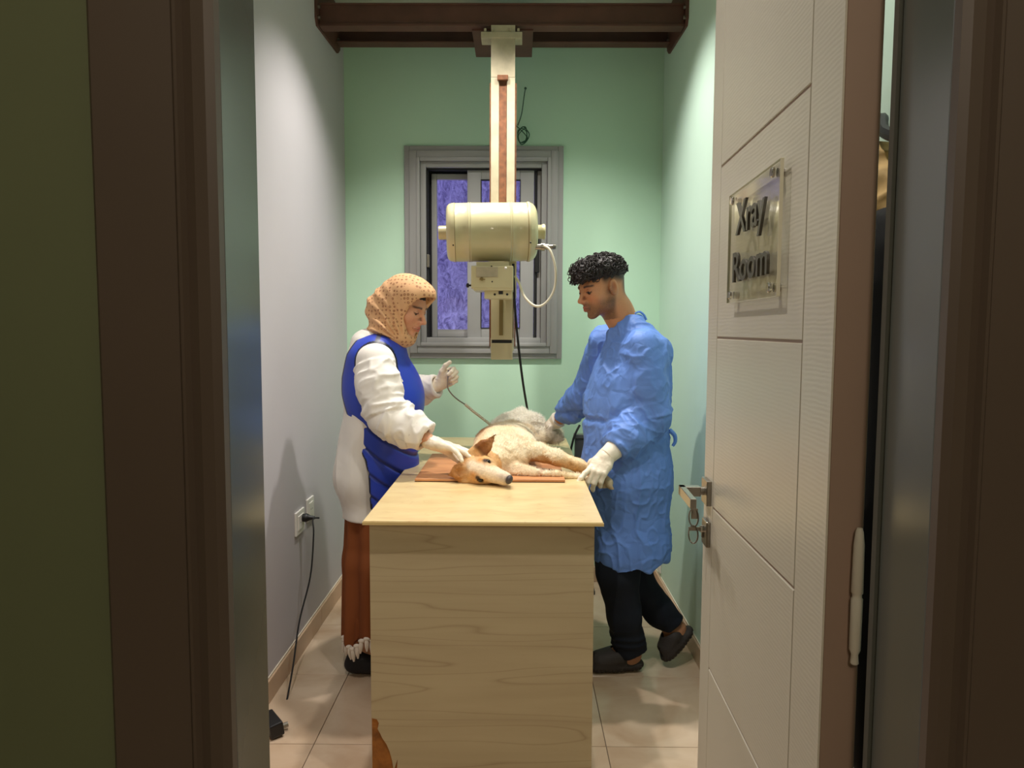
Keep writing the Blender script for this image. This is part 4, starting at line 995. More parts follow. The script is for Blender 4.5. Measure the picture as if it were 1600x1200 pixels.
    # ears
    d1, t1 = seg_dist(V, e0, e2); d1b = (d1 < 0.040)*ss(t1, 0.12, 0.3)*(np.linalg.norm(V-np.array(e0), axis=1) > 0.018)
    inner = ss(-N[:, 1], 0.2, 0.6)
    c = blend(c, d1b*0.9, (214, 160, 92)); c = blend(c, np.clip(d1b*0.95*inner*(0.7+0.4*n2), 0, 1), (134, 78, 36)); c = blend(c, 0.8*d1b*inner*(1-ss(t1, 0.15, 0.40)), (70, 40, 22)); c = blend(c, d1b*0.8*ss(t1, 0.8, 1.0), (92, 68, 44))
    d2, t2 = seg_dist(V, g0, g2); d2b = (d2 < 0.042)*ss(t2, 0.0, 0.3)
    c = blend(c, d2b*0.85*(0.7+0.4*n2), (162, 100, 40))
    c = c*(0.90+0.20*vnoise(V, 120, 9))[:, None]
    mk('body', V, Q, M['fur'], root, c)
    # short fur as fine blades
    rs = np.random.RandomState(5); n = 60000
    area = np.linalg.norm(np.cross(V[Q[:, 2]]-V[Q[:, 0]], V[Q[:, 3]]-V[Q[:, 1]]), axis=1); pick = rs.choice(len(Q), n, p=area/area.sum())
    wgt = rs.rand(n, 4); wgt /= wgt.sum(1)[:, None]; qq = Q[pick]
    P = (V[qq]*wgt[:, :, None]).sum(1); Nn = (N[qq]*wgt[:, :, None]).sum(1); Cc = (c[qq]*wgt[:, :, None]).sum(1)
    hl = f.loc(P); oh = np.linalg.norm(hl/np.array([0.14, 0.09, 0.09]), axis=1) < 1.2
    nose = (np.linalg.norm(hl-np.array([0.145, 0, -0.004]), axis=1) < 0.022) | ((np.abs(np.abs(hl[:, 1])-0.034) < 0.014) & (np.abs(hl[:, 0]-0.038) < 0.018) & (hl[:, 2] > -0.01))
    keep = ~nose & (P[:, 2] > BZ+0.004); P, Nn, Cc, oh = P[keep], Nn[keep], Cc[keep], oh[keep]; n = len(P)
    flow = np.zeros((n, 3)); flow[:, 1] = 1.0; flow[:, 2] = -0.3
    flow[oh] = -np.array(f.f); lg, _ = seg_dist(P, A[1], A[-1]); flow[lg < 0.05] = np.array((A[-1]-A[1]).normalized())
    flow += 0.55*(rs.rand(n, 3)-0.5)*2; flow -= Nn*(flow*Nn).sum(1)[:, None]; flow /= np.linalg.norm(flow, axis=1)[:, None]+1e-6
    ln = np.where(oh, 0.006, np.where(P[:, 1] > 3.15, 0.014, 0.011))*(0.6+0.8*rs.rand(n)); ln = np.where(lg < 0.05, 0.007, ln)
    ln = np.where(P[:, 0] > 0.29, 0.004, ln)
    d = flow*0.85+Nn*(0.45+0.3*(P[:, 1] > 3.15))[:, None]; side = np.cross(d, Nn+0.01); side /= np.linalg.norm(side, axis=1)[:, None]+1e-6
    a = P-side*0.00055-Nn*0.001; b = P+side*0.00055-Nn*0.001; t = P+d*ln[:, None]
    VV = np.stack([a, b, t], 1).reshape(-1, 3); T3 = np.arange(3*n).reshape(-1, 3)
    CC = np.repeat(Cc*(0.85+0.35*rs.rand(n))[:, None], 3, 0)
    o = mk('fur', VV, T3, M['fur_blade'], root, np.clip(CC, 0, 1), smooth=False); o['kind'] = 'stuff'
    for y in (-1, 1):
        p = f.p(0.0390, y*0.0330, 0.0160)
        g = B().sphere(p, 0.0105, 16); g.done('eye', M['eye'], root, smooth=True)
    g = B().sphere((0, 0, 0), 1.0, 20); q = f
    for v in g.bm.verts: v.co = f.p(0.146+0.012*v.co.x, 0.0165*v.co.y, -0.003+0.0125*v.co.z)
    g.done('nose', M['dog_nose'], root, smooth=True)
    return f
M['fur_blade'] = attr_mat('fur_blade', 0.7); M['dog_nose'] = mat('dog_nose', (62, 54, 54), 0.4, var=0.2, vscale=300, bump=0.3, bscale=600)
dogf = build_dog()
# ------------------------------------------------------------------ the woman
YW = 2.92
def W(px, py, Y=YW): return at(px, py, Y)
def build_woman():
    root = thing('person', 'woman in patterned tan headscarf, blue apron and white coat, gloved hand on the dog', 'person', (W(575, 700).x, YW, 0))
    hf = Frame(W(631, 478, YW), Vector((math.cos(R(22))*math.cos(R(20)), -math.sin(R(22))*math.cos(R(20)), -math.sin(R(20)))), (0.34, -0.1, 0.94), 0.98)
    # arms
    sh = W(588, 566, 2.77); el = W(606, 652, 2.70); wr = W(677, 692, 2.655)
    sh2 = W(600, 562, 3.07); el2 = W(612, 622, 3.14); wr2 = W(686, 600, 3.05)
    nb = W(604, 548)
    hs = SDF(tuple(hf.o+Vector((-0.15, -0.15, -0.22))), tuple(hf.o+Vector((0.15, 0.15, 0.15))), 0.0024)
    head(hs, hf); hs.cone(hf.p(-0.02, 0, -0.05), nb, 0.052, 0.058, 0.03)
    body = SDF((-1.0, 2.45, -0.01), (-0.12, 3.35, 1.45), 0.006)
    body.cone(hf.p(-0.02, 0, -0.05), nb, 0.050, 0.056, 0.03)
    body.ell(W(598, 590), (0.105, 0.145, 0.13), None, 0.05); body.ell(W(592, 660), (0.09, 0.12, 0.14), None, 0.06); body.ell(W(578, 740), (0.09, 0.12, 0.13), None, 0.06)
    body.chain([sh, el, wr], [0.048, 0.036, 0.024], 0.03); body.chain([sh2, el2, wr2], [0.048, 0.036, 0.024], 0.03)
    for yy in (2.87, 2.99):
        hp = Vector((W(580, 760).x, yy, 0.80)); kn = Vector((W(580, 880).x, yy, 0.46)); an = Vector((W(572, 1030).x, yy, 0.08))
        body.chain([hp, kn, an], [0.065, 0.046, 0.034], 0.03); body.cone(an, an+Vector((0.12, 0, -0.045)), 0.034, 0.026, 0.02)
    # hands inside the gloves (same pose, thinner)
    curlR = [(8, 14, 10), (6, 10, 8), (10, 14, 10), (16, 18, 12)]
    dR = (W(748, 709, 2.60)-wr); nR = Vector((0.15, -0.25, -0.95))
    thR = [(0.018, 0.020, 0.010), (0.045, 0.044, 0.020), (0.070, 0.052, 0.034), (0.090, 0.050, 0.044)]
    curlL = [(62, 66, 40), (70, 78, 50), (80, 84, 52), (86, 84, 52)]
    dL = Vector((0.72, 0.0, 0.50)); nL = Vector((0.25, -1, -0.1)); sL = (-0.5, 0, 0.9)
    thL = [(0.018, 0.022, 0.010), (0.048, 0.044, 0.014), (0.078, 0.058, 0.014), (0.104, 0.060, 0.018)]
    def hands(S, inf):
        hand(S, wr, dR, nR, (0, 1, 0), curlR, (6, 2, -4, -16), 1.06, inf, thR)
        hand(S, wr2, dL, nL, sL, curlL, (2, 0, -2, -4), 0.90, inf, thL)
    hands(body, -0.0035)
    V, Q = body.mesh(); Vh, Qh = hs.mesh(); Q = np.concatenate([Q, Qh+len(V)]); V = np.concatenate([V, Vh])
    c = np.repeat(L3((212, 156, 122))[None], len(V), 0)
    c = head_colors(V, hf, c, False)
    q = hf.loc(V); c = blend(c, (q[:, 2] > 0.052)*(np.linalg.norm(q, axis=1) < 0.16)*1.0, (14, 10, 12))
    mk('body', V, Q, M['skin'], root, c)
    # finer face laid exactly over the body's: same field, small cells -> replaces detail
    # gloves
    for (w_, dd, nn, s_, cu, sp, th, lo, hi, lab, nm, sc) in ((wr, dR, nR, (0, 1, 0), curlR, (6, 2, -4, -16), thR, (-0.36, 2.42, 0.84), (-0.08, 2.76, 1.05), None, 'glove', 1.06), (wr2, dL, nL, sL, curlL, (2, 0, -2, -4), thL, (-0.40, 2.90, 1.08), (-0.20, 3.16, 1.34), None, 'glove', 0.90)):
        S = SDF(lo, hi, 0.0021); hand(S, w_, dd, nn, s_, cu, sp, sc, 0.0008, th)
        d_ = Vector(dd).normalized(); w2 = Vector(w_); S.cone(w2-d_*0.022, w2+d_*0.012, 0.0265, 0.025, 0.012)
        V, Q = S.mesh(); V = relax(V, Q, 1); N = normals(V, Q)
        a = (V-np.array(w2)) @ np.array(d_); wk = np.exp(-((a-0.0)/0.03)**2)
        V = V+N*(0.0016*wk*(ridge(V, 70, 3)-0.5)+0.0007*(vnoise(V, 160, 4)-0.5))[:, None]
        mk(nm, V, Q, M['glove'], root)
    # lab coat
    S = SDF((-1.02, 2.55, 0.55), (-0.22, 3.32, 1.46), 0.005)
    S.ell(W(593, 600), (0.140, 0.175, 0.150), None, 0.05); S.ell(W(583, 560), (0.10, 0.165, 0.085), None, 0.05); S.ell(W(580, 532), (0.075, 0.10, 0.05), None, 0.04)
    S.cone(W(592, 640), W(572, 740), 0.130, 0.125, 0.06, flat=((0, 1, 0), 1.25)); S.cone(W(578, 740), W(579, 850), 0.104, 0.104, 0.05, flat=((0, 1, 0), 1.35))
    S.ell(W(565, 715), (0.046, 0.12, 0.06), None, 0.05)
    ca = wr+(el-wr).normalized()*0.035
    S.chain([sh, W(590, 600, 2.735), el, el.lerp(ca, 0.55), ca], [0.072, 0.074, 0.070, 0.062, 0.050], 0.035)
    ca2 = wr2+Vector((-0.006, 0, -0.006))
    S.chain([sh2, el2, ca2.lerp(el2, 0.4), ca2], [0.075, 0.070, 0.060, 0.048], 0.035)
    nA, nB = (wr-el).normalized(), (wr2-el2).normalized()
    def cuts(X, Y, Z):
        a = (X-ca.x)*nA.x+(Y-ca.y)*nA.y+(Z-ca.z)*nA.z; a = np.where((X > -0.42) & (Y < 2.83) & (Z < 1.10), a, -1)
        b = (X-ca2.x)*nB.x+(Y-ca2.y)*nB.y+(Z-ca2.z)*nB.z; b = np.where((Y > 2.97) & (X > -0.45), b, -1)
        return np.maximum(np.maximum(a, b), W(560, 817, 2.80).z-Z)
    S.cut(cuts, 0.004)
    # hollow the cuffs and the hem
    S.cone(ca-nA*0.05, ca+nA*0.03, 0.040, 0.045, 0.004, -1); S.cone(ca2-nB*0.012, ca2+nB*0.03, 0.034, 0.040, 0.004, -1)
    S.cone(W(579, 812), W(579, 860), 0.082, 0.084, 0.006, -1, flat=((0, 1, 0), 1.35))
    V, Q = S.mesh(); V = relax(V, Q, 1); N = normals(V, Q)
    D = sleeve_folds(V, N, sh, el, 0.078, 0.034, 0.018, 1)+sleeve_folds(V, N, el, ca, 0.070, 0.034, 0.016, 7)+sleeve_folds(V, N, el2, ca2, 0.06, 0.03, 0.006, 4)
    low = (1-ss(V[:, 2], 0.98, 1.10))*(N[:, 2] > -0.5); D += low*0.012*(ridge(V*np.array([1, 1, .22]), 16, 6, 1.5)-0.45)
    V = V+N*D[:, None]
    c = np.repeat(L3((232, 226, 218))[None], len(V), 0)
    for (p, n_, rr) in ((ca, nA, 0.08), (ca2, nB, 0.07)):
        a = (V-np.array(p)) @ np.array(n_); near = np.linalg.norm(V-np.array(p), axis=1) < rr
        c = blend(c, 0.30*near*(np.abs(a+0.042) < 0.0018), (120, 112, 108)); c = blend(c, 0.10*near*(a > -0.042), (206, 190, 180))
    mk('lab_coat', V, Q, M['coat'], root, c)
    # lead apron wrapped over the coat
    S = SDF((-0.86, 2.60, 0.70), (-0.24, 3.26, 1.44), 0.0045); i_ = 0.012
    S.ell(W(593, 600), (0.140+i_, 0.175+i_, 0.150+i_), None, 0.05); S.ell(W(583, 560), (0.10+i_, 0.165+i_, 0.085+i_), None, 0.05)
    S.ell(W(612, 618), (0.125, 0.150, 0.13), None, 0.04); S.ell(W(598, 545), (0.085, 0.15, 0.062), None, 0.04)
    S.cone(W(600, 640), W(596, 735), 0.135+i_, 0.128+i_, 0.06, flat=((0, 1, 0), 1.18)); S.cone(W(596, 735), W(592, 830), 0.128+i_, 0.125+i_, 0.05, flat=((0, 1, 0), 1.22))
    def poly_d(X, Z, pts):
        """signed distance to a closed outline in the X-Z plane, negative inside"""
        d = None; ins = np.zeros(np.broadcast(X, Z).shape, bool); n = len(pts)
        for i in range(n):
            (x0, z0), (x1, z1) = pts[i], pts[(i+1) % n]; ex, ez = x1-x0, z1-z0
            t = np.clip(((X-x0)*ex+(Z-z0)*ez)/(ex*ex+ez*ez), 0, 1); q = (X-x0-t*ex)**2+(Z-z0-t*ez)**2; d = q if d is None else np.minimum(d, q)
            cr = ((z0 <= Z) & (z1 > Z)) | ((z1 <= Z) & (z0 > Z)); xi = x0+(Z-z0)/(ez if abs(ez) > 1e-9 else 1e-9)*ex; ins ^= (cr & (X < xi))
        d = np.sqrt(d); return np.where(ins, -d, d)
    ol = [(572, 512), (556, 527), (541, 553), (531, 590), (531, 618), (540, 648), (556, 688), (574, 716), (580, 740), (583, 800), (700, 800), (700, 540), (640, 500)]
    olw = [(W(*p, 2.80).x, W(*p, 2.80).z) for p in ol]
    hole_a = W(583, 556, 2.74); hole_b = W(596, 640, 2.70)
    S.cut(lambda X, Y, Z: poly_d(X, Z, olw), 0.004)
    V, Q = S.mesh(); V = relax(V, Q, 2); N = normals(V, Q)
    # shallow bands and creases
    X_, Z_ = V[:, 0], V[:, 2]; u = (Z_-1.05)+0.75*(X_+0.56)
    D = -0.006*np.exp(-(((u) % 0.085-0.042)/0.007)**2)*(1-ss(Z_, 1.02, 1.10))+0.004*(vnoise(V, 11, 3)-0.5)
    V = V+N*D[:, None]
    c = np.repeat(L3((34, 62, 178))[None], len(V), 0)
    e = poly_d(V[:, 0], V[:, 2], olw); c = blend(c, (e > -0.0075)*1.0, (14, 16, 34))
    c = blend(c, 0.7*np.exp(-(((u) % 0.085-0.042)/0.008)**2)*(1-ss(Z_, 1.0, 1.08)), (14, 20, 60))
    ca_ = W(589, 515, 2.80); cb_ = W(594, 556, 2.80)
    d, t = seg_dist(V*np.array([1, 0, 1]), (ca_.x, 0, ca_.z), (cb_.x, 0, cb_.z)); c = blend(c, (d < 0.0085)*(V[:, 1] < 2.95)*0.9, (70, 72, 82))
    # dark piping round the armhole: ring where the sleeve passes
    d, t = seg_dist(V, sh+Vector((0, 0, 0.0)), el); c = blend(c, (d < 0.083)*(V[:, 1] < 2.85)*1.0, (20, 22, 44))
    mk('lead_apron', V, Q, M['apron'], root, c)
    # skirt
    S = SDF((-0.86, 2.62, 0.08), (-0.42, 3.22, 0.86), 0.005); Yk = 2.93
    S.cone(Vector((W(580, 780).x, Yk, 0.80)), Vector((W(581, 900).x, Yk, 0.45)), 0.098, 0.106, 0.02, flat=((0, 1, 0), 1.35))
    S.cone(Vector((W(581, 900).x, Yk, 0.45)), Vector((W(581, 1010).x, Yk, 0.10)), 0.106, 0.112, 0.02, flat=((0, 1, 0), 1.5))
    zh = W(556, 1010, 2.80).z
    S.cut(lambda X, Y, Z: (zh+0.045*ss(X, -0.66, -0.58)+0.006*np.sin(X*70))-Z+0*Y, 0.0)
    S.cone(Vector((W(581, 900).x, Yk, 0.22)), Vector((W(581, 1010).x, Yk, 0.02)), 0.088, 0.094, 0.004, -1, flat=((0, 1, 0), 1.5))
    V, Q = S.mesh(); V = relax(V, Q, 1); N = normals(V, Q)
    th_ = np.arctan2(V[:, 1]-Yk, V[:, 0]-W(581, 900).x)
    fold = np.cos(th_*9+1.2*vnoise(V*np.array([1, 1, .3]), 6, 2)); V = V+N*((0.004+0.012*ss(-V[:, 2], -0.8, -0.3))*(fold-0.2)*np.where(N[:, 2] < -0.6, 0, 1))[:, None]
    V[:, 2] = np.maximum(V[:, 2], 0.01)
    V[:, 0] = np.minimum(V[:, 0], -0.4485)
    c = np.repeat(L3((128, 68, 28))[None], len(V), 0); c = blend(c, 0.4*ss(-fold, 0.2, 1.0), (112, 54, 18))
    mk('skirt', V, Q, M['skirt'], root, c)
    # trim band and tassels along the hem
    rs = random.Random(4)
    cx_, n = W(581, 900).x, 34
    for k in range(n):
        a = 2*math.pi*k/n; x = cx_+math.cos(a)*0.112; y = Yk+math.sin(a)*0.112*1.5
        if y > 2.95 or x > -0.46: continue
        zt_ = zh+0.045*float(ss(np.array(x), -0.66, -0.58))+0.006*math.sin(x*70)
        p = Vector((x, y-0.006, zt_+0.004)); j = rs.uniform(-0.006, 0.006)
        g = B().sphere(p, 0.0105, 8, (1.3, 0.7, 0.9)); q = p+Vector((j, 0, -0.034))
        g.tube([p, p.lerp(q, 0.35), q, q+Vector((j*.5, 0, -0.016))], lambda t: 0.004+0.0055*math.sin(math.pi*min(1, t*1.1)), 8, 3)
        g.done('tassel', M['white_plastic_tassel'], root, smooth=True)
    # shoes
    for yy, xx in ((2.845, W(560, 1040).x), (3.01, W(556, 1030).x)):
        S = SDF((xx-0.10, yy-0.07, -0.01), (xx+0.26, yy+0.07, 0.14), 0.004)
        S.cone((xx, yy, 0.042), (xx+0.17, yy, 0.030), 0.040, 0.036, 0.02, flat=((0, 0, 1), 0.9)); S.cone((xx+0.01, yy, 0.075), (xx+0.05, yy, 0.05), 0.036, 0.034, 0.02)
        S.cut(lambda X, Y, Z: 0.001-Z+0*X+0*Y); S.cone((xx, yy, 0.10), (xx+0.02, yy, 0.16), 0.028, 0.03, 0.004, -1)
        V, Q = S.mesh(); mk('shoe', V, Q, M['shoe'], root)
    # headscarf
    S = SDF((hf.o.x-0.22, YW-0.19, 1.26), (hf.o.x+0.18, YW+0.19, 1.66), 0.0028)
    S.fell(hf, (0.000, 0, 0.030), (0.112, 0.094, 0.104), 0.0); S.fell(hf, (0.048, 0, 0.050), (0.066, 0.076, 0.066), 0.04); S.fell(hf, (0.072, 0, 0.084), (0.034, 0.046, 0.020), 0.03)
    S.fell(hf, (-0.068, 0, -0.040), (0.088, 0.092, 0.085), 0.05); S.fell(hf, (0.000, 0, -0.070), (0.080, 0.084, 0.060), 0.05); S.fell(hf, (0.035, 0, -0.085), (0.050, 0.068, 0.046), 0.03)
    S.ell(W(606, 516), (0.078, 0.098, 0.058), None, 0.04); S.ell(W(622, 527), (0.060, 0.085, 0.040), None, 0.03); S.fell(hf, (0.048, 0, -0.125), (0.040, 0.046, 0.024), 0.03)
    S.fell(hf, (0.142, 0, -0.022), (0.086, 0.30, 0.104), 0.004, -1); S.fell(hf, (0.050, 0, -0.020), (0.068, 0.067, 0.092), 0.004, -1); S.fell(hf, (0.080, 0, 0.042), (0.046, 0.056, 0.046), 0.004, -1)
    V, Q = S.mesh(); V = relax(V, Q, 1); N = normals(V, Q); q = hf.loc(V)
    dx, dz = q[:, 0]-0.085, q[:, 2]+0.135; rr = np.hypot(dx, dz); an = np.arctan2(dz, -dx)+2.2*rr
    lo_ = (1-ss(an, 1.25, 1.75))*ss(rr, 0.02, 0.06)*(1-0.5*ss(rr, 0.16, 0.24))
    ph = an/0.26+0.9*vnoise(V, 9, 2); fo = 0.5+0.5*np.cos(2*math.pi*ph); fo = fo**1.5
    V = V+N*((0.0100*lo_)*(fo-0.35)*(0.4+1.1*vnoise(V, 12, 5))+0.002*(vnoise(V, 14, 8)-0.5))[:, None]
    c = np.repeat(L3((222, 168, 116))[None], len(V), 0)
    edge = np.abs(hf.loc(V)[:, 0]-0.0)*0
    mk('headscarf', V, Q, M['scarf'], root, c)
    for y in (-1, 1): B().sphere(hf.p(0.0745, y*0.031, -0.003), 0.0128, 16).done('eye', M['eye'], root, smooth=True)
    return root, dict(wr2=wr2, dL=dL)
M['white_plastic_tassel'] = mat('white_cotton', (226, 214, 200), 0.8, var=0.05, bump=0.2, bscale=200)
m, nt, b = new_mat('scarf_print'); N_, L_ = nt.nodes, nt.links
tc = N_.new('ShaderNodeTexCoord'); vo = N_.new('ShaderNodeTexVoronoi'); vo.inputs['Scale'].default_value = 66; vo.inputs['Randomness'].default_value = 0.35
L_.new(tc.outputs['Object'], vo.inputs['Vector'])
rp = N_.new('ShaderNodeValToRGB'); rp.color_ramp.interpolation = 'LINEAR'; cr = rp.color_ramp
cr.elements[0].position = 0.0; cr.elements[0].color = (0, 0, 0, 1); cr.elements[1].position = 1.0; cr.elements[1].color = (0, 0, 0, 1)
for p, v in ((0.10, 0), (0.16, 1), (0.30, 1), (0.38, 0)):
    e_ = cr.elements.new(p); e_.color = (v, v, v, 1)
L_.new(vo.outputs['Distance'], rp.inputs[0])
mx = N_.new('ShaderNodeMix'); mx.data_type = 'RGBA'; mx.inputs['A'].default_value = lin((216, 168, 122))+(1,); mx.inputs['B'].default_value = lin((140, 84, 54))+(1,)
mm = N_.new('ShaderNodeMath'); mm.operation = 'MULTIPLY'; mm.inputs[1].default_value = 0.8; L_.new(rp.outputs[0], mm.inputs[0]); L_.new(mm.outputs[0], mx.inputs['Factor'])
L_.new(mx.outputs['Result'], b.inputs['Base Color']); b.inputs['Roughness'].default_value = 0.8
nz = N_.new('ShaderNodeTexNoise'); nz.inputs['Scale'].default_value = 500; L_.new(tc.outputs['Object'], nz.inputs['Vector']); bp = N_.new('ShaderNodeBump'); bp.inputs['Strength'].default_value = 0.15; bp.inputs['Distance'].default_value = 0.002; L_.new(nz.outputs[0], bp.inputs['Height']); L_.new(bp.outputs[0], b.inputs['Normal'])
M['scarf'] = m
woman, wi = build_woman()
# leash held in her raised hand
h0 = at(700, 592, 3.02)
pts = [at(701, 578, 3.00), at(700, 592, 3.00), at(700, 606, 3.01), at(706, 616, 3.03), at(716, 625, 3.06), at(727, 632, 3.10)]
g = B().tube(pts, 0.0030, 8, 6); 
ls = thing('leash', 'thin twisted pale leash running from the raised glove down to the dog', 'leash', tuple(h0))
g.done('cord', M['steel'], ls, smooth=True)
pp = catmull([at(727, 632, 3.10), at(740, 643, 3.16), at(753, 653, 3.22), at(768, 665, 3.30)], 40)
for ph in (0, math.pi):
    q = []
    for i, p in enumerate(pp):
        a = i*0.62+ph; q.append(p+Vector((0.35*math.cos(a), math.sin(a), 0.6*math.cos(a)))*0.0062)
    B().tube(q, 0.0028, 6).done('twisted_strand', M['cream_cable'], ls, smooth=True)
# ------------------------------------------------------------------ the man
YM = 2.93
def G(px, py, Y=YM): return at(px, py, Y)
def build_man():
    root = thing('person', 'young man with curly dark hair in a blue gown, holding the legs of the dog', 'person', (G(985, 700).x, YM, 0))
    yw, pt = R(27), R(13)
    hf = Frame(G(940, 450, YM), Vector((-math.cos(yw)*math.cos(pt), -math.sin(yw)*math.cos(pt), -math.sin(pt))), (-0.21, -0.06, 0.97), 0.99)
    sh = G(1004, 540, 2.77); el = G(1018, 650, 2.78); wr = G(949, 711, 2.70)
    sh2 = G(948, 535, 3.10); el2 = G(912, 622, 3.20); wr2 = G(868, 660, 3.32)
    hipA, kneA, ankA = G(975, 800, 2.86), G(966, 905, 2.86), G(984, 1028, 2.90)
    hipB, kneB, ankB = G(985, 800, 3.00), G(992, 905, 2.98), G(1056, 990, 2.95)
    hB, tB_ = G(1086, 988, 2.955), G(1040, 1067, 2.93); tB_.z = max(tB_.z, 0.012)
    upB = Vector((-(tB_-hB).z, 0, (tB_-hB).x)).normalized(); upB = upB if upB.x < 0 else -upB; alB = (tB_-hB).normalized()
    hA, tA = G(1003, 1056, 2.90), G(917, 1070, 2.885); hA.z = 0.0; tA.z = 0.0
    hs = SDF(tuple(hf.o+Vector((-0.15, -0.15, -0.24))), tuple(hf.o+Vector((0.24, 0.16, 0.15))), 0.0024)
    head(hs, hf, True)
    neck = [hf.p(-0.030, 0, -0.035), hf.p(-0.055, 0, -0.11), G(982, 522)]
    hs.chain(neck, [0.060, 0.057, 0.066], 0.03)
    S = SDF((0.05, 2.50, -0.01), (0.90, 3.52, 1.46), 0.0062)
    S.chain(neck, [0.056, 0.054, 0.064], 0.03)
    S.ell(G(982, 590), (0.12, 0.18, 0.15), None, 0.05); S.ell(G(980, 670), (0.11, 0.15, 0.14), None, 0.06); S.ell(G(980, 760), (0.115, 0.16, 0.13), None, 0.06)
    S.chain([sh, el, wr], [0.052, 0.040, 0.026], 0.03); S.chain([sh2, el2, wr2], [0.052, 0.040, 0.026], 0.03)
    S.chain([hipA, kneA, ankA], [0.088, 0.058, 0.038], 0.03); S.chain([hipB, kneB, ankB], [0.088, 0.058, 0.038], 0.03)
    S.cone(Vector((hA.x-0.035, 2.90, 0.070)), Vector((tA.x+0.05, 2.888, 0.058)), 0.032, 0.024, 0.02); S.cone(ankA, Vector((hA.x-0.10, 2.89, 0.068)), 0.032, 0.028, 0.02)
    fa, fb = hB+upB*0.062+alB*0.035, tB_+upB*0.050-alB*0.05
    S.cone(fa, fb, 0.030, 0.024, 0.02); S.cone(ankB, fa.lerp(fb, 0.5), 0.032, 0.027, 0.02)
    dA = Vector((-0.50, -0.52, -0.62)); nA_ = Vector((-0.15, 0.50, -0.80))
    cuA = [(-22, 20, 18), (24, 40, 30), (28, 42, 32), (32, 42, 32)]
    thA = [(0.018, 0.020, 0.010), (0.046, 0.040, 0.022), (0.068, 0.046, 0.040), (0.084, 0.044, 0.054)]
    dB = Vector((-0.80, 0.05, -0.42)); nB_ = Vector((-0.35, -0.2, -0.9)); cuB = [(35, 45, 30)]*4
    hand(S, wr, dA, nA_, (0, 1, 0), cuA, (6, 2, -2, -7), 1.0, -0.0035, thA)
    hand(S, wr2, dB, nB_, (0, -1, 0), cuB, (4, 1, -2, -6), 0.95, -0.0035, thA)
    V, Q = S.mesh(); Vh, Qh = hs.mesh(); Q = np.concatenate([Q, Qh+len(V)]); V = np.concatenate([V, Vh])
    c = np.repeat(L3((196, 138, 98))[None], len(V), 0); c = head_colors(V, hf, c, True)
    foot = V[:, 2] < 0.25; c = blend(c, 0.6*foot, (150, 106, 82))
    mk('body', V, Q, M['skin'], root, c)
    for (w_, dd, nn, s_, cu, sp, th, sc, cl) in ((wr, dA, nA_, (0, 1, 0), cuA, (6, 2, -2, -7), thA, 1.0, 0.045), (wr2, dB, nB_, (0, -1, 0), cuB, (4, 1, -2, -6), thA, 0.95, 0.03)):
        w2 = Vector(w_); d_ = Vector(dd).normalized(); mid = w2+d_*0.07
        S = SDF(tuple(mid+Vector((-0.14, -0.14, -0.14))), tuple(mid+Vector((0.14, 0.14, 0.14))), 0.0022)
        hand(S, w_, dd, nn, s_, cu, sp, sc, 0.0010, th); S.cone(w2-d_*0.01, w2+d_*0.015, 0.030, 0.029, 0.014)
        V, Q = S.mesh(); V = relax(V, Q, 1); N = normals(V, Q); V = V+N*(0.0012*(ridge(V, 60, 3)-0.5)*0.8+0.0006*(vnoise(V, 160, 4)-0.5))[:, None]
        gl = mk('glove', V, Q, M['glove'], root)
        up = (el-wr).normalized() if sc == 1.0 else (el2-wr2).normalized()
        g = B().lathe(w2+d_*0.006, up, [(0, 0.029), (0.0, 0.0325), (0.004, 0.034), (cl*0.5, 0.036), (cl, 0.039), (cl+0.001, 0.036)], 32)
        g.done('cuff', M['cuff'], gl, smooth=True)
    # gown
    S = SDF((0.12, 2.55, 0.40), (0.78, 3.48, 1.46), 0.0040)
    S.ell(G(982, 595), (0.145, 0.185, 0.165), None, 0.0); S.ell(G(988, 548), (0.095, 0.165, 0.080), None, 0.05)
    S.ell(G(1006, 590), (0.105, 0.17, 0.16), None, 0.04); S.ell(G(975, 520), (0.060, 0.085, 0.050), None, 0.03); S.cone(G(982, 512), G(984, 540), 0.058, 0.085, 0.03); S.cone(G(992, 512, 2.88), G(1014, 550, 2.83), 0.045, 0.085, 0.04); S.cone(G(984, 512, 3.0), G(985, 550, 3.05), 0.045, 0.085, 0.04)
    S.cone(G(978, 640), G(978, 740), 0.165, 0.172, 0.07, flat=((0, 1, 0), 1.18)); S.cone(G(978, 740), G(984, 850), 0.172, 0.158, 0.05, flat=((0, 1, 0), 1.15)); S.cone(G(984, 850), G(984, 910), 0.150, 0.145, 0.05, flat=((0, 1, 0), 1.15))
    ca = wr+(el-wr).normalized()*0.035; nA = (wr-el).normalized(); ca2 = wr2+(el2-wr2).normalized()*0.048; nB = (wr2-el2).normalized()
    S.chain([sh, G(1012, 600, 2.765), el, el.lerp(ca, 0.6), ca], [0.062, 0.066, 0.070, 0.062, 0.046], 0.035)
    S.chain([sh2, el2, el2.lerp(ca2, 0.6), ca2], [0.075, 0.064, 0.054, 0.040], 0.035)
    zh = G(984, 888, 2.80).z
    def cuts(X, Y, Z):
        a = (X-ca.x)*nA.x+(Y-ca.y)*nA.y+(Z-ca.z)*nA.z; a = np.where(((X-ca.x-nA.x*0.04)**2+(Y-ca.y-nA.y*0.04)**2+(Z-ca.z-nA.z*0.04)**2 < 0.082**2) & (Y < 2.775), a, -1)
        b = (X-ca2.x)*nB.x+(Y-ca2.y)*nB.y+(Z-ca2.z)*nB.z; b = np.where((Y > 3.05) & (X < 0.27), b, -1)
        return np.maximum(np.maximum(a, b), zh+0.008*np.sin(X*60+Y*20)+0.03*ss(X, 0.50, 0.62)-Z)
    S.cut(cuts, 0.003)
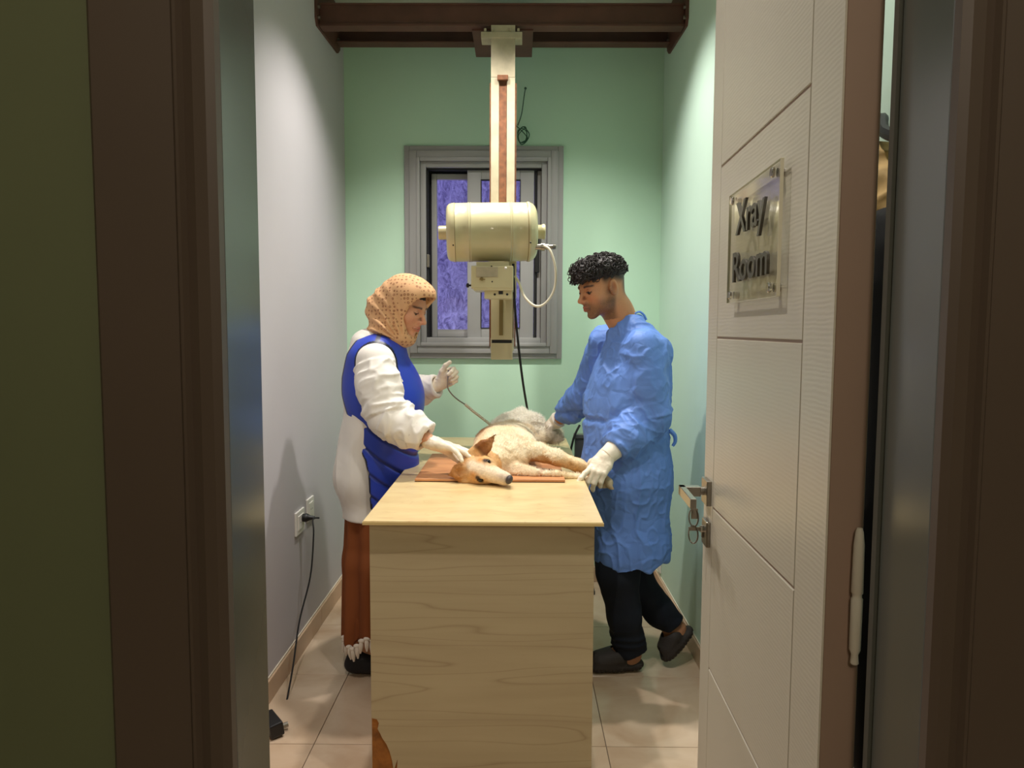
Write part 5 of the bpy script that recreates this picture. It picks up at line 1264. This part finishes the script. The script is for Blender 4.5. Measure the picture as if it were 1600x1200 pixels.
    S.cone(ca-nA*0.04, ca+nA*0.03, 0.034, 0.044, 0.003, -1); S.cone(ca2-nB*0.04, ca2+nB*0.03, 0.030, 0.038, 0.003, -1)
    S.cone(G(984, 860), G(984, 930), 0.135, 0.137, 0.01, -1, flat=((0, 1, 0), 1.15))
    S.cone(hf.p(-0.045, 0, -0.08), G(978, 516), 0.060, 0.062, 0.004, -1)
    V, Q = S.mesh(); V = relax(V, Q, 1); N = normals(V, Q)
    arm1, _ = seg_dist(V, sh, el); arm2, _ = seg_dist(V, el, ca); onarm = 1-ss(np.minimum(arm1, arm2), 0.085, 0.12)
    D = sleeve_folds(V, N, sh, el, 0.074, 0.034, 0.009, 1)+sleeve_folds(V, N, el, ca, 0.074, 0.028, 0.013, 7)+sleeve_folds(V, N, el2, ca2, 0.07, 0.030, 0.009, 4)
    st_ = np.array([1, 1, 0.28])
    D += (1-onarm)*(0.012*(vnoise(V*st_, 14, 2)-0.5)+0.008*(ridge(V*np.array([1, 1, .35])+0.02*vnoise(V, 20, 1)[:, None], 16, 3, 5.0)-0.15)+0.004*(ridge(V*np.array([1, 1, .6]), 30, 4, 5.0)-0.15))
    D += onarm*(0.004*(ridge(V, 20, 5, 4)-0.2))
    wst = G(930, 655).z; D += -0.010*np.exp(-((V[:, 2]-wst-0.01*np.sin(V[:, 0]*25))/0.010)**2)*(1-onarm)*(V[:, 0] < 0.50)
    V = V+N*D[:, None]
    V[:, 0] = np.where((V[:, 1] < TY1+0.01) & (V[:, 2] < 0.87) & (V[:, 0] > 0.2), np.maximum(V[:, 0], TX1+0.008), V[:, 0])
    c = np.repeat(L3((102, 140, 216))[None], len(V), 0); c = blend(c, 0.25*ss(vnoise(V, 5, 8), 0.3, 0.8), (116, 152, 224))
    mk('gown', V, Q, M['gown'], root, c)
    # neck tie, back tie and pocket flap of the gown
    g = B()
    g.tube([G(992, 490, 2.88), G(999, 487, 2.88), G(1006, 492, 2.89), G(1010, 500, 2.89)], 0.0045, 6, 4); g.tube([G(996, 492, 2.88), G(1003, 494, 2.88), G(1008, 504, 2.88)], 0.004, 6, 4); g.done('neck_tie', M['gown_plain'], root, smooth=True)
    B().tube([G(1046, 672, 2.9), G(1054, 680, 2.9), G(1055, 690, 2.9), G(1051, 697, 2.9)], lambda t: 0.010-0.004*t, 8, 4).done('back_tie', M['gown_plain'], root, smooth=True)
    # trousers
    S = SDF((0.18, 2.65, 0.0), (0.85, 3.20, 0.75), 0.005)
    S.chain([hipA, kneA+Vector((0, 0, 0.03)), kneA.lerp(ankA, 0.45), ankA+Vector((0.0, 0, 0.035))], [0.105, 0.082, 0.066, 0.062], 0.03)
    S.chain([hipB, kneB, kneB.lerp(ankB, 0.6), ankB+Vector((-0.012, 0, 0.04))], [0.105, 0.072, 0.058, 0.050], 0.03)
    S.cone(G(952, 880, 2.93), G(966, 925, 2.93), 0.060, 0.035, 0.03)
    tB = (ankB-kneB).normalized()
    def cuts(X, Y, Z):
        a = np.where(X < 0.57, (ankA.z+0.022)-0.25*(X-ankA.x)*-1-Z, -1); b = (X-ankB.x)*tB.x+(Y-ankB.y)*tB.y+(Z-ankB.z)*tB.z+0.040
        return np.maximum(np.where((X > 0.555) & (Z < 0.42), b, a)+0*Y, Z-0.72)
    S.cut(cuts, 0.003)
    S.cone(ankA+Vector((0, 0, 0.08)), ankA+Vector((0, 0, -0.05)), 0.045, 0.056, 0.003, -1)
    V, Q = S.mesh(); V = relax(V, Q, 1); N = normals(V, Q)
    V = V+N*(0.008*(ridge(V*np.array([1, 1, .35]), 14, 3, 1.5)-0.4)+0.010*np.exp(-((V[:, 2]-0.13)/0.06)**2)*(ridge(V*np.array([.4, .4, 1]), 30, 6)-0.4))[:, None]
    V[:, 0] = np.maximum(V[:, 0], CX1+0.012)
    c = np.repeat(L3((12, 19, 34))[None], len(V), 0); mk('trousers', V, Q, M['trousers'], root, c)
    # slides
    def slide(heel, toe, nrm, name):
        """heel, toe on the sole; nrm points up out of the sole"""
        d = (toe-heel); Ln = d.length; fr = Frame(heel, d, nrm, 1.0)
        S = SDF(tuple(Vector((min(heel.x, toe.x), min(heel.y, toe.y), min(heel.z, toe.z)))+Vector((-0.12, -0.12, -0.12))), tuple(Vector((max(heel.x, toe.x), max(heel.y, toe.y), max(heel.z, toe.z)))+Vector((0.12, 0.12, 0.12))), 0.0035)
        for (x, w_) in ((0.02, 0.038), (Ln*0.35, 0.036), (Ln*0.72, 0.046), (Ln-0.03, 0.040)): pass
        S.cone(fr.p(0.034, 0, 0.026), fr.p(Ln*0.5, 0, 0.022), 0.040, 0.040, 0.02, flat=(fr.u, 0.62)); S.cone(fr.p(Ln*0.5, 0, 0.022), fr.p(Ln-0.045, 0, 0.022), 0.040, 0.048, 0.02, flat=(fr.u, 0.50))
        S.cone(fr.p(Ln*0.46, 0, 0.062), fr.p(Ln-0.058, 0, 0.045), 0.052, 0.050, 0.015, flat=(fr.u, 0.80))
        S.cone(fr.p(0.02, 0, 0.084), fr.p(Ln*0.42, 0, 0.084), 0.036, 0.036, 0.006, -1); S.cone(fr.p(Ln*0.40, 0, 0.066), fr.p(Ln-0.04, 0, 0.050), 0.034, 0.028, 0.004, -1, flat=(fr.u, 0.8))
        S.cone(fr.p(Ln-0.03, 0, 0.052), fr.p(Ln+0.02, 0, 0.055), 0.020, 0.028, 0.004, -1)
        V, Q = S.mesh(); V = relax(V, Q, 1); N = normals(V, Q); q = fr.loc(V)
        low = (q[:, 2] < 0.024)*(N @ np.array(fr.u) < 0.5); V = V-N*(0.0022*low*(np.sin(q[:, 0]*2*math.pi/0.016) > 0.3))[:, None]
        V[:, 2] = np.maximum(V[:, 2], 0.0005)
        mk(name, V, Q, M['rubber_slide'], root)
    slide(hA, tA, Vector((0, 0, 1)), 'slide')
    slide(hB, tB_, upB, 'slide')
    # hair: curls over a dark cap
    S = SDF(tuple(hf.o+Vector((-0.20, -0.17, -0.12))), tuple(hf.o+Vector((0.18, 0.17, 0.20))), 0.0036)
    S.fell(hf, (-0.008, 0, 0.066), (0.100, 0.078, 0.062), 0.0); S.fell(hf, (0.062, 0, 0.078), (0.046, 0.056, 0.036), 0.03); S.fell(hf, (0.088, 0, 0.060), (0.026, 0.046, 0.022), 0.02)
    S.fell(hf, (-0.050, 0, 0.045), (0.050, 0.064, 0.060), 0.03)
    S.cut(lambda X, Y, Z: (0.040-0.10*0-(((X-hf.o.x)*hf.u.x+(Y-hf.o.y)*hf.u.y+(Z-hf.o.z)*hf.u.z)/hf.s)), 0.006)
    V, Q = S.mesh(); V = relax(V, Q, 1); N = normals(V, Q)
    V2 = V+N*(0.014*(ridge(V, 42, 3, 1.2)-0.5)+0.006*(ridge(V, 85, 5)-0.5))[:, None]
    h_ = mk('hair', V2, Q, M['hair'], root); h_['kind'] = 'stuff'
    rs = random.Random(9); g = B(); q = hf.loc(V); cand = np.where(q[:, 2] > 0.046)[0]
    for k in range(430):
        i = cand[rs.randrange(len(cand))]; p = Vector(V[i]); n = Vector(N[i]); t = n.cross(Vector((rs.uniform(-1, 1), rs.uniform(-1, 1), rs.uniform(-1, 1)))).normalized(); b_ = n.cross(t)
        r_ = rs.uniform(0.006, 0.013); a0 = rs.uniform(0, 6.28); turns = rs.uniform(0.7, 1.4); ln = rs.uniform(0.004, 0.014); pts = []
        for j in range(9):
            a = a0+turns*2*math.pi*j/8; pts.append(p+n*(0.001+ln*j/8+r_*0.5*(1-math.cos(a-a0))*0.6)+t*(r_*(math.cos(a)-math.cos(a0)))+b_*(0.7*r_*(math.sin(a)-math.sin(a0))))
        g.tube(pts, lambda u: 0.0027*(1-0.6*u), 5)
    h2 = g.done('curl', M['hair'], root, smooth=True); h2['kind'] = 'stuff'
    for y in (-1, 1): B().sphere(hf.p(0.0745, y*0.031, -0.003), 0.0128*1.05, 16).done('eye', M['eye'], root, smooth=True)
M['gown_plain'] = mat('gown_tie', (104, 150, 224), 0.5, var=0.05, vscale=30, bump=0.2, bscale=60)
build_man()
# black apron hanging on the right wall, half hidden behind the open door
def hanging():
    y0, z0 = 1.50, 1.74
    t = thing('hanging_apron', 'black apron with a beige collar hanging on the right wall behind the open door', 'apron', (XR, y0, 1.75))
    S = SDF((XR-0.16, 1.28, 0.45), (XR, 1.74, 1.80), 0.008)
    S.cone((XR-0.05, y0-0.09, 1.60), (XR-0.05, y0+0.09, 1.60), 0.045, 0.045, 0.0); S.cone((XR-0.055, y0-0.10, 1.55), (XR-0.055, y0-0.11, 0.55), 0.045, 0.05, 0.03); S.cone((XR-0.055, y0+0.10, 1.55), (XR-0.055, y0+0.11, 0.55), 0.045, 0.05, 0.03); S.cone((XR-0.055, y0, 1.58), (XR-0.055, y0, 0.55), 0.04, 0.045, 0.03)
    V, Q = S.mesh(); V = relax(V, Q, 1); N = normals(V, Q); V = V+N*(0.02*(ridge(V*np.array([1, 1, .2]), 12, 3)-0.4))[:, None]; V[:, 0] = np.minimum(V[:, 0], XR-0.002)
    mk('drape', V, Q, M['coat_black'], t)
    S = SDF((XR-0.14, 1.30, 1.50), (XR, 1.72, 1.82), 0.006)
    S.cone((XR-0.045, y0-0.11, 1.62), (XR-0.04, y0, 1.74), 0.035, 0.03, 0.02); S.cone((XR-0.045, y0+0.11, 1.62), (XR-0.04, y0, 1.74), 0.035, 0.03, 0.02)
    V, Q = S.mesh(); N = normals(V, Q); V = V+N*(0.015*(ridge(V, 22, 3)-0.4))[:, None]; V[:, 0] = np.minimum(V[:, 0], XR-0.002); mk('collar', V, Q, M['coat_beige'], t)
    B().tube([(XR-0.03, y0-0.12, 1.75), (XR-0.05, y0-0.04, 1.79), (XR-0.03, y0+0.02, 1.83), (XR-0.04, y0+0.10, 1.76)], 0.012, 8, 5).done('strap', M['black'], t, smooth=True)
    B().cyl((XR, y0, 1.80), (XR-0.04, y0, 1.80), 0.008, 12).done('hook', M['steel'], t)
hanging()
